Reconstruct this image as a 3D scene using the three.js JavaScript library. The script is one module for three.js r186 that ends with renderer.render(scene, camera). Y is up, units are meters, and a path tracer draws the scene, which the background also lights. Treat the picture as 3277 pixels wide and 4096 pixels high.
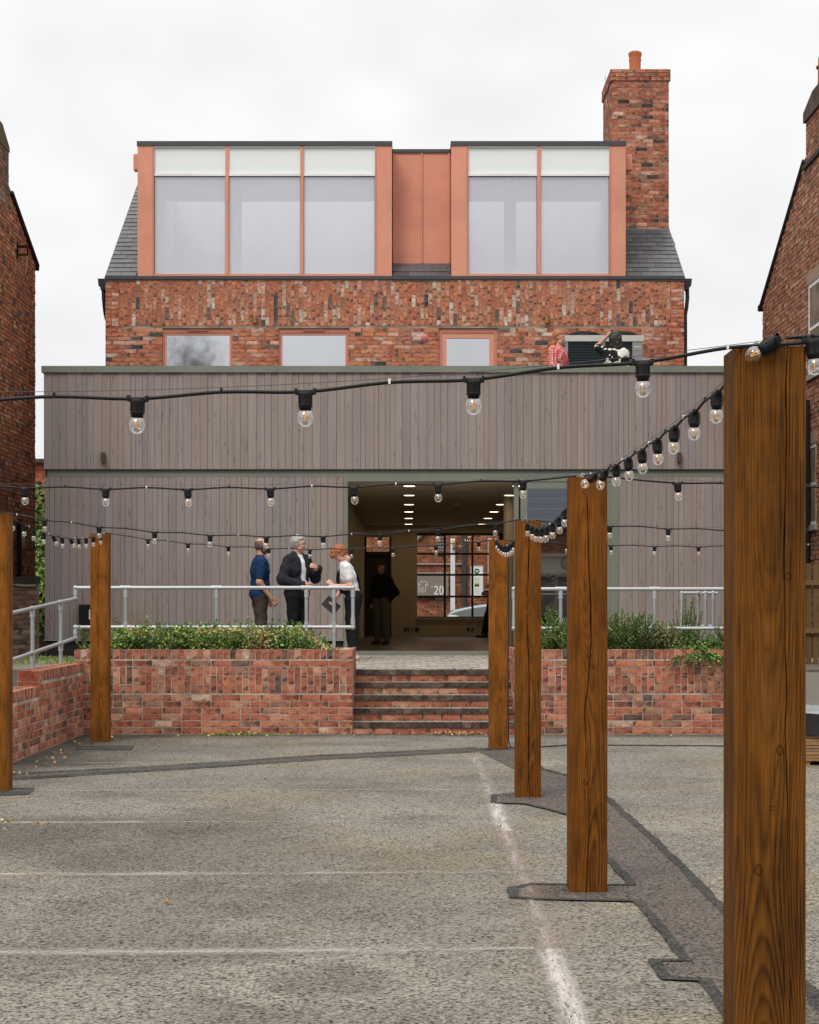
import * as THREE from 'three';
import { mergeGeometries } from 'three/addons/utils/BufferGeometryUtils.js';
import { RoundedBoxGeometry } from 'three/addons/geometries/RoundedBoxGeometry.js';
import { RectAreaLightUniformsLib } from 'three/addons/lights/RectAreaLightUniformsLib.js';

// ---------------------------------------------------------------- camera, sky, sun, exposure
const scene = new THREE.Scene();
const camera = new THREE.PerspectiveCamera(30.55, 3277 / 4096, 0.1, 400);
camera.position.set(0, 1.5, 0);
camera.lookAt(0, 1.5, -10);
camera.setViewOffset(3277, 4096, 8.5, -367, 3277, 4096);      // rising-front lens
camera.updateProjectionMatrix();

const renderer = new THREE.WebGLRenderer({ antialias: true });
renderer.setSize(819, 1024);
renderer.toneMapping = THREE.LinearToneMapping;
renderer.toneMappingExposure = 1.25;
renderer.outputColorSpace = THREE.SRGBColorSpace;
renderer.shadowMap.enabled = true;

function rng(seed) {
  let a = seed >>> 0;
  return () => { a = (a + 0x6D2B79F5) | 0; let t = Math.imul(a ^ (a >>> 15), 1 | a); t = (t + Math.imul(t ^ (t >>> 7), 61 | t)) ^ t; return ((t ^ (t >>> 14)) >>> 0) / 4294967296; };
}
const mixn = (a, b, t) => a + (b - a) * t;
const clamp = (x, a = 0, b = 1) => Math.min(b, Math.max(a, x));
const sstep = (a, b, x) => { const t = clamp((x - a) / (b - a)); return t * t * (3 - 2 * t); };
function hash3(x, y, z) { let h = Math.imul(x | 0, 374761393) + Math.imul(y | 0, 668265263) + Math.imul(z | 0, 2147483647 - 1274126177); h = Math.imul(h ^ (h >>> 13), 1274126177); return ((h ^ (h >>> 16)) >>> 0) / 4294967296; }
function noise3(x, y, z) {
  const i = Math.floor(x), j = Math.floor(y), k = Math.floor(z); let u = x - i, v = y - j, w = z - k;
  u = u * u * (3 - 2 * u); v = v * v * (3 - 2 * v); w = w * w * (3 - 2 * w);
  const m = (a, b, t) => a + (b - a) * t;
  return m(m(m(hash3(i, j, k), hash3(i + 1, j, k), u), m(hash3(i, j + 1, k), hash3(i + 1, j + 1, k), u), v),
    m(m(hash3(i, j, k + 1), hash3(i + 1, j, k + 1), u), m(hash3(i, j + 1, k + 1), hash3(i + 1, j + 1, k + 1), u), v), w);
}
const noise2 = (x, y, s = 0) => noise3(x, y, s * 17.31 + 0.5);
const fbm2 = (x, y, s = 0, o = 4) => { let a = 0, w = 0.5, t = 0; for (let k = 0; k < o; k++) { a += w * noise2(x, y, s + k); t += w; x *= 2.03; y *= 2.03; w *= 0.5; } return a / t; };

// overcast sky: even bright cloud near the horizon, brighter overhead, soft cloud shapes all round
{
  const W = 1024, H = 512, d = new Float32Array(W * H * 4);
  for (let j = 0; j < H; j++) for (let i = 0; i < W; i++) {
    const el = ((j + 0.5) / H - 0.5) * Math.PI, az = (i + 0.5) / W * Math.PI * 2;
    const ce = Math.cos(el), px = Math.cos(az) * ce, py = Math.sin(el), pz = Math.sin(az) * ce;
    let c = 0; const wo = [0.30, 0.36, 0.46, 0.40, 0.22]; for (let o = 0; o < 5; o++) { const f = 3.2 * Math.pow(2, o); c += wo[o] * noise3(px * f + 1410.6, py * f * 1.8 + 599.2, pz * f + 1097.4); }
    c = c / 1.74 - 0.5;
    const up = sstep(0.25, 1.45, el);
    let L = el > -0.02 ? mixn(0.735, 1.9, up) * (1 + 0.42 * c) : 0.35;
    const k = (j * W + i) * 4;
    d[k] = L * 0.996; d[k + 1] = L * 1.0; d[k + 2] = L * 1.012; d[k + 3] = 1;
  }
  const sky = new THREE.DataTexture(d, W, H, THREE.RGBAFormat, THREE.FloatType);
  sky.mapping = THREE.EquirectangularReflectionMapping; sky.magFilter = THREE.LinearFilter; sky.minFilter = THREE.LinearFilter; sky.needsUpdate = true;
  scene.background = sky; scene.environment = sky;
}
const sun = new THREE.DirectionalLight(0xfff4e4, 1.4);
sun.position.set(-14, 34, 6); sun.target.position.set(0, 0, -22);
sun.castShadow = true; sun.shadow.radius = 40; sun.shadow.mapSize.set(2048, 2048);
Object.assign(sun.shadow.camera, { left: -30, right: 30, top: 40, bottom: -40, near: 1, far: 120 });
scene.add(sun, sun.target);

// ---------------------------------------------------------------- helpers
const taken = {};
function numbered(name) { const n = taken[name] = (taken[name] ?? -1) + 1; return n ? name + '_' + String(n).padStart(3, '0') : name; }
function shade(o) { o.castShadow = true; o.receiveShadow = true; return o; }
function thing(name, label, category, pos = [0, 0, 0], turn = 0, group) {
  const o = new THREE.Group(); o.name = numbered(name); o.position.set(...pos); o.rotation.y = turn;
  o.userData = { label, category }; if (group) o.userData.group = group; scene.add(o); return o;
}
function part(name, geo, mat, parent, pos) {
  const o = shade(new THREE.Mesh(Array.isArray(geo) ? merge(geo) : geo, mat)); o.name = name; if (pos) o.position.set(...pos); parent.add(o); return o;
}
function structure(name, geo, mat, label, category) {
  const o = shade(new THREE.Mesh(Array.isArray(geo) ? merge(geo) : geo, mat)); o.name = numbered(name); o.userData = { kind: 'structure', label, category }; scene.add(o); return o;
}
function merge(list) {
  list = list.map(g => g.index ? g.toNonIndexed() : g);
  for (const g of list) for (const k of Object.keys(g.attributes)) if (!['position', 'normal', 'uv', 'color'].includes(k)) g.deleteAttribute(k);
  const col = list.some(g => g.attributes.color);
  if (col) for (const g of list) if (!g.attributes.color) g.setAttribute('color', new THREE.BufferAttribute(new Float32Array(g.attributes.position.count * 3).fill(1), 3));
  return mergeGeometries(list, false);
}
// a box from corner to corner, uv in metres (offset ou, ov)
function bx(x0, x1, y0, y1, z0, z1, ou = 0, ov = 0) {
  const g = new THREE.BoxGeometry(Math.abs(x1 - x0), Math.abs(y1 - y0), Math.abs(z1 - z0)); g.translate((x0 + x1) / 2, (y0 + y1) / 2, (z0 + z1) / 2);
  return metreUV(g, ou, ov);
}
function metreUV(g, ou = 0, ov = 0) {
  const p = g.attributes.position, n = g.attributes.normal, uv = new Float32Array(p.count * 2);
  for (let i = 0; i < p.count; i++) {
    const ax = Math.abs(n.getX(i)), ay = Math.abs(n.getY(i)), az = Math.abs(n.getZ(i));
    const [u, v] = ay > ax && ay > az ? [p.getX(i), p.getZ(i)] : ax > az ? [p.getZ(i), p.getY(i)] : [p.getX(i), p.getY(i)];
    uv[2 * i] = u + ou; uv[2 * i + 1] = v + ov;
  }
  g.setAttribute('uv', new THREE.BufferAttribute(uv, 2)); return g;
}
function tint(g, c) { const a = new Float32Array(g.attributes.position.count * 3); for (let i = 0; i < a.length; i += 3) { a[i] = c[0]; a[i + 1] = c[1]; a[i + 2] = c[2]; } g.setAttribute('color', new THREE.BufferAttribute(a, 3)); return g; }
const V3 = (x, y, z) => new THREE.Vector3(x, y, z);
function rod(a, b, r0, r1 = r0, seg = 10) {
  const A = V3(...a), B = V3(...b), L = A.distanceTo(B), g = new THREE.CylinderGeometry(r1, r0, L, seg, 1);
  g.applyQuaternion(new THREE.Quaternion().setFromUnitVectors(V3(0, 1, 0), B.clone().sub(A).normalize())); const m = A.add(B).multiplyScalar(0.5); g.translate(m.x, m.y, m.z); return g;
}
function pipe(pts, r, seg = 8, div = 3, closed = false) { const c = new THREE.CatmullRomCurve3(pts.map(p => V3(...p)), closed, 'centripetal'); return new THREE.TubeGeometry(c, Math.max(2, pts.length * div), r, seg, closed); }
function poly(points, depth, bevel = 0) {      // polygon in x,y pushed back along -z by depth, its face at z = 0
  const s = new THREE.Shape(points.map(p => new THREE.Vector2(...p)));
  const g = new THREE.ExtrudeGeometry(s, { depth: depth - 2 * bevel, bevelEnabled: bevel > 0, bevelSize: bevel, bevelThickness: bevel, bevelOffset: -bevel, bevelSegments: 2, curveSegments: 8 });
  g.translate(0, 0, -depth + bevel); return g;
}
const SR = v => { v /= 255; return v <= 0.04045 ? v / 12.92 : Math.pow((v + 0.055) / 1.055, 2.4); };

// ---------------------------------------------------------------- textures and materials
function tex(W, H, fn, srgb = true, rep = [1, 1]) {
  const d = new Uint8Array(W * H * 4);
  for (let j = 0; j < H; j++) for (let i = 0; i < W; i++) { const c = fn(i, j), k = (j * W + i) * 4; d[k] = clamp(c[0], 0, 255); d[k + 1] = clamp(c[1], 0, 255); d[k + 2] = clamp(c[2], 0, 255); d[k + 3] = 255; }
  const t = new THREE.DataTexture(d, W, H, THREE.RGBAFormat); t.wrapS = t.wrapT = THREE.RepeatWrapping; t.magFilter = THREE.LinearFilter; t.minFilter = THREE.LinearMipmapLinearFilter; t.generateMipmaps = true;
  if (srgb) t.colorSpace = THREE.SRGBColorSpace; t.repeat.set(...rep); t.needsUpdate = true; return t;
}
// tileable noise field of n x n values, sum of octaves from the given cell sizes
function field(n, cells, seed) {
  const r = rng(seed), out = new Float32Array(n * n); let tot = 0;
  for (const [cell, w, cy = cell] of cells) {
    const mx = Math.max(1, Math.round(n / cell)), my = Math.max(1, Math.round(n / cy)), lat = new Float32Array(mx * my); for (let k = 0; k < lat.length; k++) lat[k] = r();
    for (let j = 0; j < n; j++) { const y = j / n * my, j0 = Math.floor(y), fy = y - j0, v = fy * fy * (3 - 2 * fy), a = (j0 % my) * mx, b = ((j0 + 1) % my) * mx;
      for (let i = 0; i < n; i++) { const x = i / n * mx, i0 = Math.floor(x), fx = x - i0, u = fx * fx * (3 - 2 * fx), p = i0 % mx, q = (i0 + 1) % mx;
        out[j * n + i] += w * ((lat[a + p] * (1 - u) + lat[a + q] * u) * (1 - v) + (lat[b + p] * (1 - u) + lat[b + q] * u) * v); } }
    tot += w;
  }
  for (let k = 0; k < out.length; k++) out[k] /= tot; return out;
}
const mat = (rgb, o = {}) => new THREE.MeshPhysicalMaterial({ color: new THREE.Color().setRGB(...rgb), roughness: 0.8, metalness: 0, specularIntensity: (o.roughness ?? 0.8) >= 0.7 && !o.metalness ? 0.25 : 1, ...o });

// brick face: blotches, drag marks, pits (neutral, tinted per brick)
const brickN = 512, bfA = field(brickN, [[90, 1], [40, 1], [14, 0.8], [4, 0.7]], 11), bfB = field(brickN, [[60, 1, 24], [22, 0.8, 10], [5, 0.6]], 12), bfC = field(brickN, [[3, 1], [1.5, 0.6]], 13), bfD = field(brickN, [[60, 1, 40], [22, 0.35]], 14);
const brickMap = tex(brickN, brickN, (i, j) => { const k = j * brickN + i; let v = 224 + (bfA[k] - 0.5) * 92 + (bfC[k] - 0.5) * 44; const pale = sstep(0.57, 0.68, bfB[k]) * 38, dk = 0.62 * sstep(0.295, 0.22, bfD[k]); v *= 1 - 0.16 * sstep(0.42, 0.28, bfB[k]); return [mixn(v + pale * 0.5, 105, dk), mixn(v + pale * 1.4, 120, dk), mixn(v + pale * 1.6, 130, dk)]; }, true, [1 / 0.9, 1 / 0.9]);
const brickBump = tex(brickN, brickN, (i, j) => { const k = j * brickN + i, v = 128 + (bfA[k] - 0.5) * 140 + (bfC[k] - 0.5) * 120; return [v, v, v]; }, false, [1 / 0.9, 1 / 0.9]);
const brickMats = {};
function brickMat(c) { const key = c.map(v => v.toFixed(3)).join(); return brickMats[key] ??= mat(c, { map: brickMap, bumpMap: brickBump, bumpScale: 0.003, roughness: 0.92 }); }
const brickStuffMat = mat([1, 1, 1], { map: brickMap, bumpMap: brickBump, bumpScale: 0.003, roughness: 0.92, vertexColors: true });
const mortarMap = tex(256, 256, (() => { const f = field(256, [[60, 1], [12, 0.7], [2, 1]], 21); return (i, j) => { const v = 205 + (f[j * 256 + i] - 0.5) * 150; return [v, v, v]; }; })(), true, [1, 1]);
const mortar = mat([0.62, 0.52, 0.43], { map: mortarMap, roughness: 0.95 });
const mortarHouse = mat([0.46, 0.37, 0.29], { map: mortarMap, roughness: 0.95 });
const mortarOld = mat([0.30, 0.235, 0.185], { map: mortarMap, roughness: 0.95 });

// generic soft grain for painted metal, render, concrete
const grainF = field(512, [[170, 1], [60, 0.8], [18, 0.5], [3, 0.35]], 31);
const grainMap = tex(512, 512, (i, j) => { const v = 243 + (grainF[j * 512 + i] - 0.5) * 34; return [v, v, v]; }, true, [0.5, 0.5]);
const grainRough = tex(512, 512, (i, j) => { const v = 150 + (grainF[j * 512 + i] - 0.5) * 180; return [v, v, v]; }, false, [0.5, 0.5]);
const M = {
  coral: mat([0.66, 0.295, 0.205], { map: grainMap, roughnessMap: grainRough, roughness: 0.75 }),
  coralFrame: mat([0.52, 0.20, 0.14], { map: grainMap, roughness: 0.5 }),
  slateTrim: mat([0.045, 0.049, 0.055], { map: grainMap, roughness: 0.5 }),
  black: mat([0.012, 0.012, 0.013], { roughness: 0.45 }),
  blackMatt: mat([0.014, 0.014, 0.015], { roughness: 0.8 }),
  sage: mat([0.175, 0.198, 0.158], { map: grainMap, roughness: 0.5 }),
  sageDark: mat([0.105, 0.125, 0.095], { map: grainMap, roughness: 0.5 }),
  white: mat([0.78, 0.79, 0.79], { map: grainMap, roughness: 0.4 }),
  milk: mat([0.70, 0.75, 0.765], { roughness: 0.5 }),
  galv: mat([0.44, 0.46, 0.47], { map: grainMap, roughness: 0.45, metalness: 0.35 }),
  galvDark: mat([0.36, 0.38, 0.39], { map: grainMap, roughness: 0.5, metalness: 0.35 }),
  concrete: mat([0.30, 0.28, 0.25], { map: grainMap, roughness: 0.95 }),
  lead: mat([0.13, 0.135, 0.14], { map: grainMap, roughness: 0.6 }),
  brass: mat([0.30, 0.21, 0.09], { roughness: 0.45, metalness: 0.6 }),
  rust: mat([0.07, 0.035, 0.025], { map: grainMap, roughness: 0.6 }),
  cream: mat([0.60, 0.50, 0.35], { map: grainMap, roughness: 0.9 }),
  ceiling: mat([0.62, 0.54, 0.42], { map: grainMap, roughness: 0.9 }),
  floorIn: mat([0.19, 0.15, 0.105], { map: grainMap, roughness: 0.36 }),
  doorDark: mat([0.03, 0.024, 0.02], { roughness: 0.5 }),
  coated: mat([0.60, 0.61, 0.64], { roughness: 0.035, metalness: 1, roughnessMap: null }),
  coatedDark: mat([0.30, 0.31, 0.33], { roughness: 0.02, metalness: 1 }),
  dormerPane: new THREE.MeshPhysicalMaterial({ color: new THREE.Color().setRGB(0.93, 0.95, 1.0), transmission: 1, thickness: 0, roughness: 0.03, metalness: 0.36, ior: 1.5 }),
  plaster: mat([0.52, 0.52, 0.53], { map: grainMap, roughness: 0.9 }),
  carpet: mat([0.36, 0.34, 0.33], { roughness: 0.95 }),
  pane: new THREE.MeshPhysicalMaterial({ color: 0xffffff, transmission: 1, thickness: 0, roughness: 0.02, ior: 1.5 }),
  rubber: new THREE.MeshPhysicalMaterial({ color: new THREE.Color().setRGB(0.008, 0.008, 0.009), roughness: 0.5, specularIntensity: 0.45 }),
  terracotta: mat([0.42, 0.13, 0.065], { map: grainMap, roughness: 0.85 }),
};
// slates
const slateMats = [[0.060, 0.066, 0.074], [0.072, 0.078, 0.086], [0.050, 0.055, 0.062], [0.085, 0.090, 0.097]].map(c => mat(c, { map: grainMap, roughness: 0.48 }));

// sawn softwood: growth rings cut by a flat face, knots, drying checks are built in the mesh
function woodTexture(seed, knots) {
  const W = 512, H = 2048, r = rng(seed), fine = field(512, [[2.2, 1, 160], [1.2, 0.7, 60], [30, 0.6, 400]], seed + 1), blot = field(512, [[160, 1], [60, 0.8], [20, 0.5]], seed + 2);
  const dn = []; for (let j = 0; j < H; j++) { const y = j / H * 2.2; dn.push([0.020 + 0.075 * noise2(y * 1.1, 3.3, seed) + 0.012 * noise2(y * 4, 1.3, seed), (noise2(y * 1.3, 8.1, seed) - 0.5) * 0.10]); }
  return tex(W, H, (i, j) => {
    const f = i < 256 ? 0 : 1, x = ((i % 256) / 256 - 0.5) * 0.195, y = j / H * 2.2;
    let kx = 0, kd = 9, ring = 0;
    for (const [kf, ku, kv, kr] of knots) if (kf === f) { const dx = x - ku, dy = (y - kv) * 0.72, d = Math.hypot(dx, dy); kx += Math.sign(dx || 1) * Math.exp(-d * d / (kr * kr * 5)) * kr * 0.9; if (d / kr < kd) { kd = d / kr; ring = d; } }
    const [dep, off] = dn[j], xx = x + kx + off * (f ? 0.4 : 1) + (f ? 0.12 : 0), rr = Math.sqrt(xx * xx + dep * dep) + 0.0022 * (noise3(x * 60, y * 5, seed) - 0.5);
    let g = (rr * 165) % 1; g = g < 0.72 ? Math.pow(g / 0.72, 2.2) : 1 - (g - 0.72) / 0.28;
    const fi = fine[(j % 512) * 512 + i], bl = blot[(Math.floor(j / 2) % 512) * 512 + i];
    let v = 0.90 + 0.50 * (bl - 0.5) + 0.55 * (fi - 0.5) - 0.22 * sstep(0.36, 0.26, fi) - (0.15 + 0.15 * sstep(1.15, 0.75, y + 0.3 * (noise2(x * 9, y * 2, seed) - 0.5))) * g;
    const gy = 0.28 * sstep(0.56, 0.74, bl + 0.25 * (noise3(x * 30, y * 3, seed + 5) - 0.5)); v *= 1 - 0.05 * (j % 9 < 2 ? noise2(y * 3, 1, seed) : 0); let R = mixn(203, 168, gy) * v, G = mixn(130, 124, gy) * v, B = mixn(62, 84, gy) * v;
    if (kd < 1) { const q = 0.6 + 0.25 * Math.sin(ring * 800); R *= 0.4 * q + 0.68; G *= 0.4 * q + 0.62; B *= 0.4 * q + 0.58; if (kd > 0.82) { R *= 0.55; G *= 0.52; B *= 0.5; } }
    return [R, G, B];
  }, true);
}
const postWood = [
  mat([0.285, 0.272, 0.145], { map: woodTexture(101, [[0, 0.045, 1.62, 0.008], [0, 0.024, 1.17, 0.010], [0, -0.035, 0.86, 0.011], [0, 0.0, 1.02, 0.006], [0, -0.012, 1.43, 0.005], [1, 0.02, 1.5, 0.01]]), roughness: 0.78 }),
  mat([0.325, 0.295, 0.160], { map: woodTexture(202, [[0, 0.0, 1.28, 0.013], [0, 0.03, 1.22, 0.010], [0, -0.02, 0.62, 0.011], [1, 0.03, 0.9, 0.012]]), roughness: 0.78 }),
  mat([0.44, 0.415, 0.27], { map: woodTexture(303, [[0, 0.01, 1.85, 0.014], [0, 0.05, 1.83, 0.010], [0, -0.04, 1.2, 0.007], [0, 0.02, 0.55, 0.012], [1, 0.0, 1.4, 0.012]]), roughness: 0.8 }),
];

// weathered grey cladding
const cladMap = (() => { const n = 1024, g = field(n, [[3, 1, 260], [1.5, 0.6, 120], [40, 0.7, 500], [200, 0.8]], 41), r = rng(77), knots = []; for (let k = 0; k < 75; k++) knots.push([r() * n, r() * n, 2.2 + r() * 3.2]);
  const grid = {}; for (const k of knots) { const key = Math.floor(k[0] / 64) + ',' + Math.floor(k[1] / 64); (grid[key] ??= []).push(k); }
  return tex(n, n, (i, j) => { let v = 236 + (g[j * n + i] - 0.5) * 58; const a = Math.floor(i / 64), b = Math.floor(j / 64); for (let p = -1; p <= 1; p++) for (let q = -1; q <= 1; q++) for (const k of grid[(a + p) + ',' + (b + q)] ?? []) { const dx = i - k[0], dy = (j - k[1]) * 0.5, d = Math.hypot(dx, dy); if (d < k[2]) v *= 0.8; else if (Math.abs(dx) < 9 && Math.abs(dy) < 14) v *= 0.97; } return [v, v, v]; }, true, [1 / 1.6, 1 / 3.2]); })();
const cladMats = [[0.337, 0.277, 0.254], [0.321, 0.277, 0.272], [0.330, 0.280, 0.262], [0.305, 0.268, 0.268], [0.321, 0.275, 0.258], [0.302, 0.263, 0.262], [0.340, 0.289, 0.268], [0.321, 0.266, 0.243]].map(c => mat(c, { map: cladMap, bumpMap: cladMap, bumpScale: 0.002, roughness: 0.85 }));

// ---------------------------------------------------------------- ground
const aspN = 2048;
const aspF = field(aspN, [[1.6, 1], [2.8, 0.9]], 51), aspP = field(aspN, [[3.2, 1], [5, 0.5]], 53), aspG = field(aspN, [[420, 1], [160, 0.9], [60, 0.7], [24, 0.5]], 52);
const aspMap = tex(aspN, aspN, (i, j) => { const k = j * aspN + i, s = aspF[k]; let v = 202 + (s - 0.5) * 145 + (aspG[k] - 0.5) * 50; if (s < 0.36) v -= 70 * sstep(0.36, 0.26, s); if (s > 0.72) v += 18; v -= 75 * sstep(0.27, 0.17, aspP[k]); v += 26 * sstep(0.76, 0.86, aspP[k]); return [v * 1.0, v * 0.985, v * 0.945]; }, true, [1 / 8, 1 / 8]);
const aspBump = tex(1024, 1024, (i, j) => { const v = 128 + (aspF[(j * 2) * aspN + i * 2] - 0.5) * 260; return [v, v, v]; }, false, [1 / 8, 1 / 8]);
{
  const xs = [-70, -40, -20, -10], zs = [40, 20, 8];
  for (let x = -7; x <= 9.001; x += 0.125) xs.push(x); xs.push(12, 20, 40, 70);
  for (let z = -5; z >= -24.001; z -= 0.125) zs.push(z); zs.push(-30, -46);
  const pos = [], uv = [], col = [], idx = [], nx = xs.length;
  for (const z of zs) for (const x of xs) {
    pos.push(x, 0, z); uv.push(x, z);
    let v = 1 + (fbm2(x * 0.55, z * 0.8, 3, 5) - 0.5) * 0.42 + (fbm2(x * 2.6, z * 2.6, 9, 3) - 0.5) * 0.22;
    // grime gathered in blotches over the left-hand bays, tyre-worn pale ground to the right
    const g = sstep(0.46, 0.66, fbm2(x * 0.6 + 4, z * 0.5 + 1, 21, 5)) * sstep(2.0, -2.5, x);
    v *= 1 - 0.32 * g; const oil = sstep(0.60, 0.72, fbm2(x * 1.3 + 9, z * 1.3 + 2, 44, 5)); v *= 1 - 0.20 * oil; if (x > 1.2) v *= 1.04 + 0.06 * noise2(x * 3, z * 3, 8);
    // scuffed ring of an old iron cover
    const rr = Math.hypot((x + 0.30) / 0.36, (z + 7.45) / 0.42), ring = Math.exp(-Math.pow((rr - 1) / 0.33, 2)) * noise2(x * 9, z * 9, 2); v *= 1 + 0.5 * ring; if (rr < 0.75) v *= 0.84;
    const brown = sstep(0.52, 0.7, fbm2(x * 0.9, z * 0.9, 33, 4)) * 0.10;
    // leaf mould trodden along the foot of the brick walls
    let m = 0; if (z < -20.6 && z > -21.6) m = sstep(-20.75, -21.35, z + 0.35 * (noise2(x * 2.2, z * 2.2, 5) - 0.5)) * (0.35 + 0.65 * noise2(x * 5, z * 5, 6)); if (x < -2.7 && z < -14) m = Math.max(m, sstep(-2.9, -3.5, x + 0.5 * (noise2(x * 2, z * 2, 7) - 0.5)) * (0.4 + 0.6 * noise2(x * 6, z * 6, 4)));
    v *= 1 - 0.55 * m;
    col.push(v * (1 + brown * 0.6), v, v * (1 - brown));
  }
  for (let j = 0; j < zs.length - 1; j++) for (let i = 0; i < nx - 1; i++) { const a = j * nx + i; idx.push(a, a + 1, a + nx, a + 1, a + nx + 1, a + nx); }
  const g = new THREE.BufferGeometry(); g.setAttribute('position', new THREE.Float32BufferAttribute(pos, 3)); g.setAttribute('uv', new THREE.Float32BufferAttribute(uv, 2)); g.setAttribute('color', new THREE.Float32BufferAttribute(col, 3)); g.setIndex(idx); g.computeVertexNormals();
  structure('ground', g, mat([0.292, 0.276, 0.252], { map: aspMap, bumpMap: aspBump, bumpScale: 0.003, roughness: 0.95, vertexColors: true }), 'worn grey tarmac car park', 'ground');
}
function flat(points, y) { // polygon on the ground from [x, z] points
  const s = new THREE.Shape(points.map(([x, z]) => new THREE.Vector2(x, -z))), g = new THREE.ShapeGeometry(s); g.rotateX(-Math.PI / 2); g.translate(0, y, 0);
  const p = g.attributes.position, uv = new Float32Array(p.count * 2); for (let i = 0; i < p.count; i++) { uv[2 * i] = p.getX(i) + 1.7; uv[2 * i + 1] = p.getZ(i) + 0.6; } g.setAttribute('uv', new THREE.BufferAttribute(uv, 2)); return g;
}
function rough(points, step, amp, seed) { // adds uneven points along a polygon
  const out = []; points.forEach((a, k) => { const b = points[(k + 1) % points.length], L = Math.hypot(b[0] - a[0], b[1] - a[1]), n = Math.max(1, Math.round(L / step)); for (let i = 0; i < n; i++) { const t = i / n, x = mixn(a[0], b[0], t), z = mixn(a[1], b[1], t), q = i ? amp : 0; out.push([x + (noise2(x * 6, z * 6, seed) - 0.5) * 2 * q, z + (noise2(x * 6, z * 6, seed + 3) - 0.5) * 2 * q]); } }); return out;
}
function ribbon(points, w, y, seed, amp = 0.012) { // sealing band poured along a joint
  const P = []; points.forEach((a, k) => { if (k === points.length - 1) { P.push(a); return; } const b = points[k + 1], n = Math.max(1, Math.round(Math.hypot(b[0] - a[0], b[1] - a[1]) / 0.1)); for (let i = 0; i < n; i++) P.push([mixn(a[0], b[0], i / n), mixn(a[1], b[1], i / n)]); });
  const pos = [], uv = [], idx = [];
  P.forEach(([x, z], k) => { const a = P[Math.max(0, k - 1)], b = P[Math.min(P.length - 1, k + 1)], dx = b[0] - a[0], dz = b[1] - a[1], L = Math.hypot(dx, dz) || 1, nx = -dz / L, nz = dx / L;
    for (const s of [-1, 1]) { const q = s * w / 2 + (noise2(x * 9, z * 9, seed + s) - 0.5) * 2 * amp; pos.push(x + nx * q, y, z + nz * q); uv.push(x + nx * q, z + nz * q); } });
  for (let k = 0; k < P.length - 1; k++) { const a = 2 * k; idx.push(a, a + 2, a + 1, a + 1, a + 2, a + 3); }
  const g = new THREE.BufferGeometry(); g.setAttribute('position', new THREE.Float32BufferAttribute(pos, 3)); g.setAttribute('uv', new THREE.Float32BufferAttribute(uv, 2)); g.setIndex(idx); g.computeVertexNormals(); if (g.attributes.normal.getY(0) < 0) { g.setIndex(idx.map((v, i) => i % 3 === 1 ? idx[i + 1] : i % 3 === 2 ? idx[i - 1] : v)); g.computeVertexNormals(); } return g;
}
const patchMat = mat([0.165, 0.143, 0.135], { map: aspMap, bumpMap: aspBump, bumpScale: 0.004, roughness: 0.95 });
const sealMat = mat([0.082, 0.080, 0.080], { map: aspMap, bumpMap: aspBump, bumpScale: 0.002, roughness: 0.8 });
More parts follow.
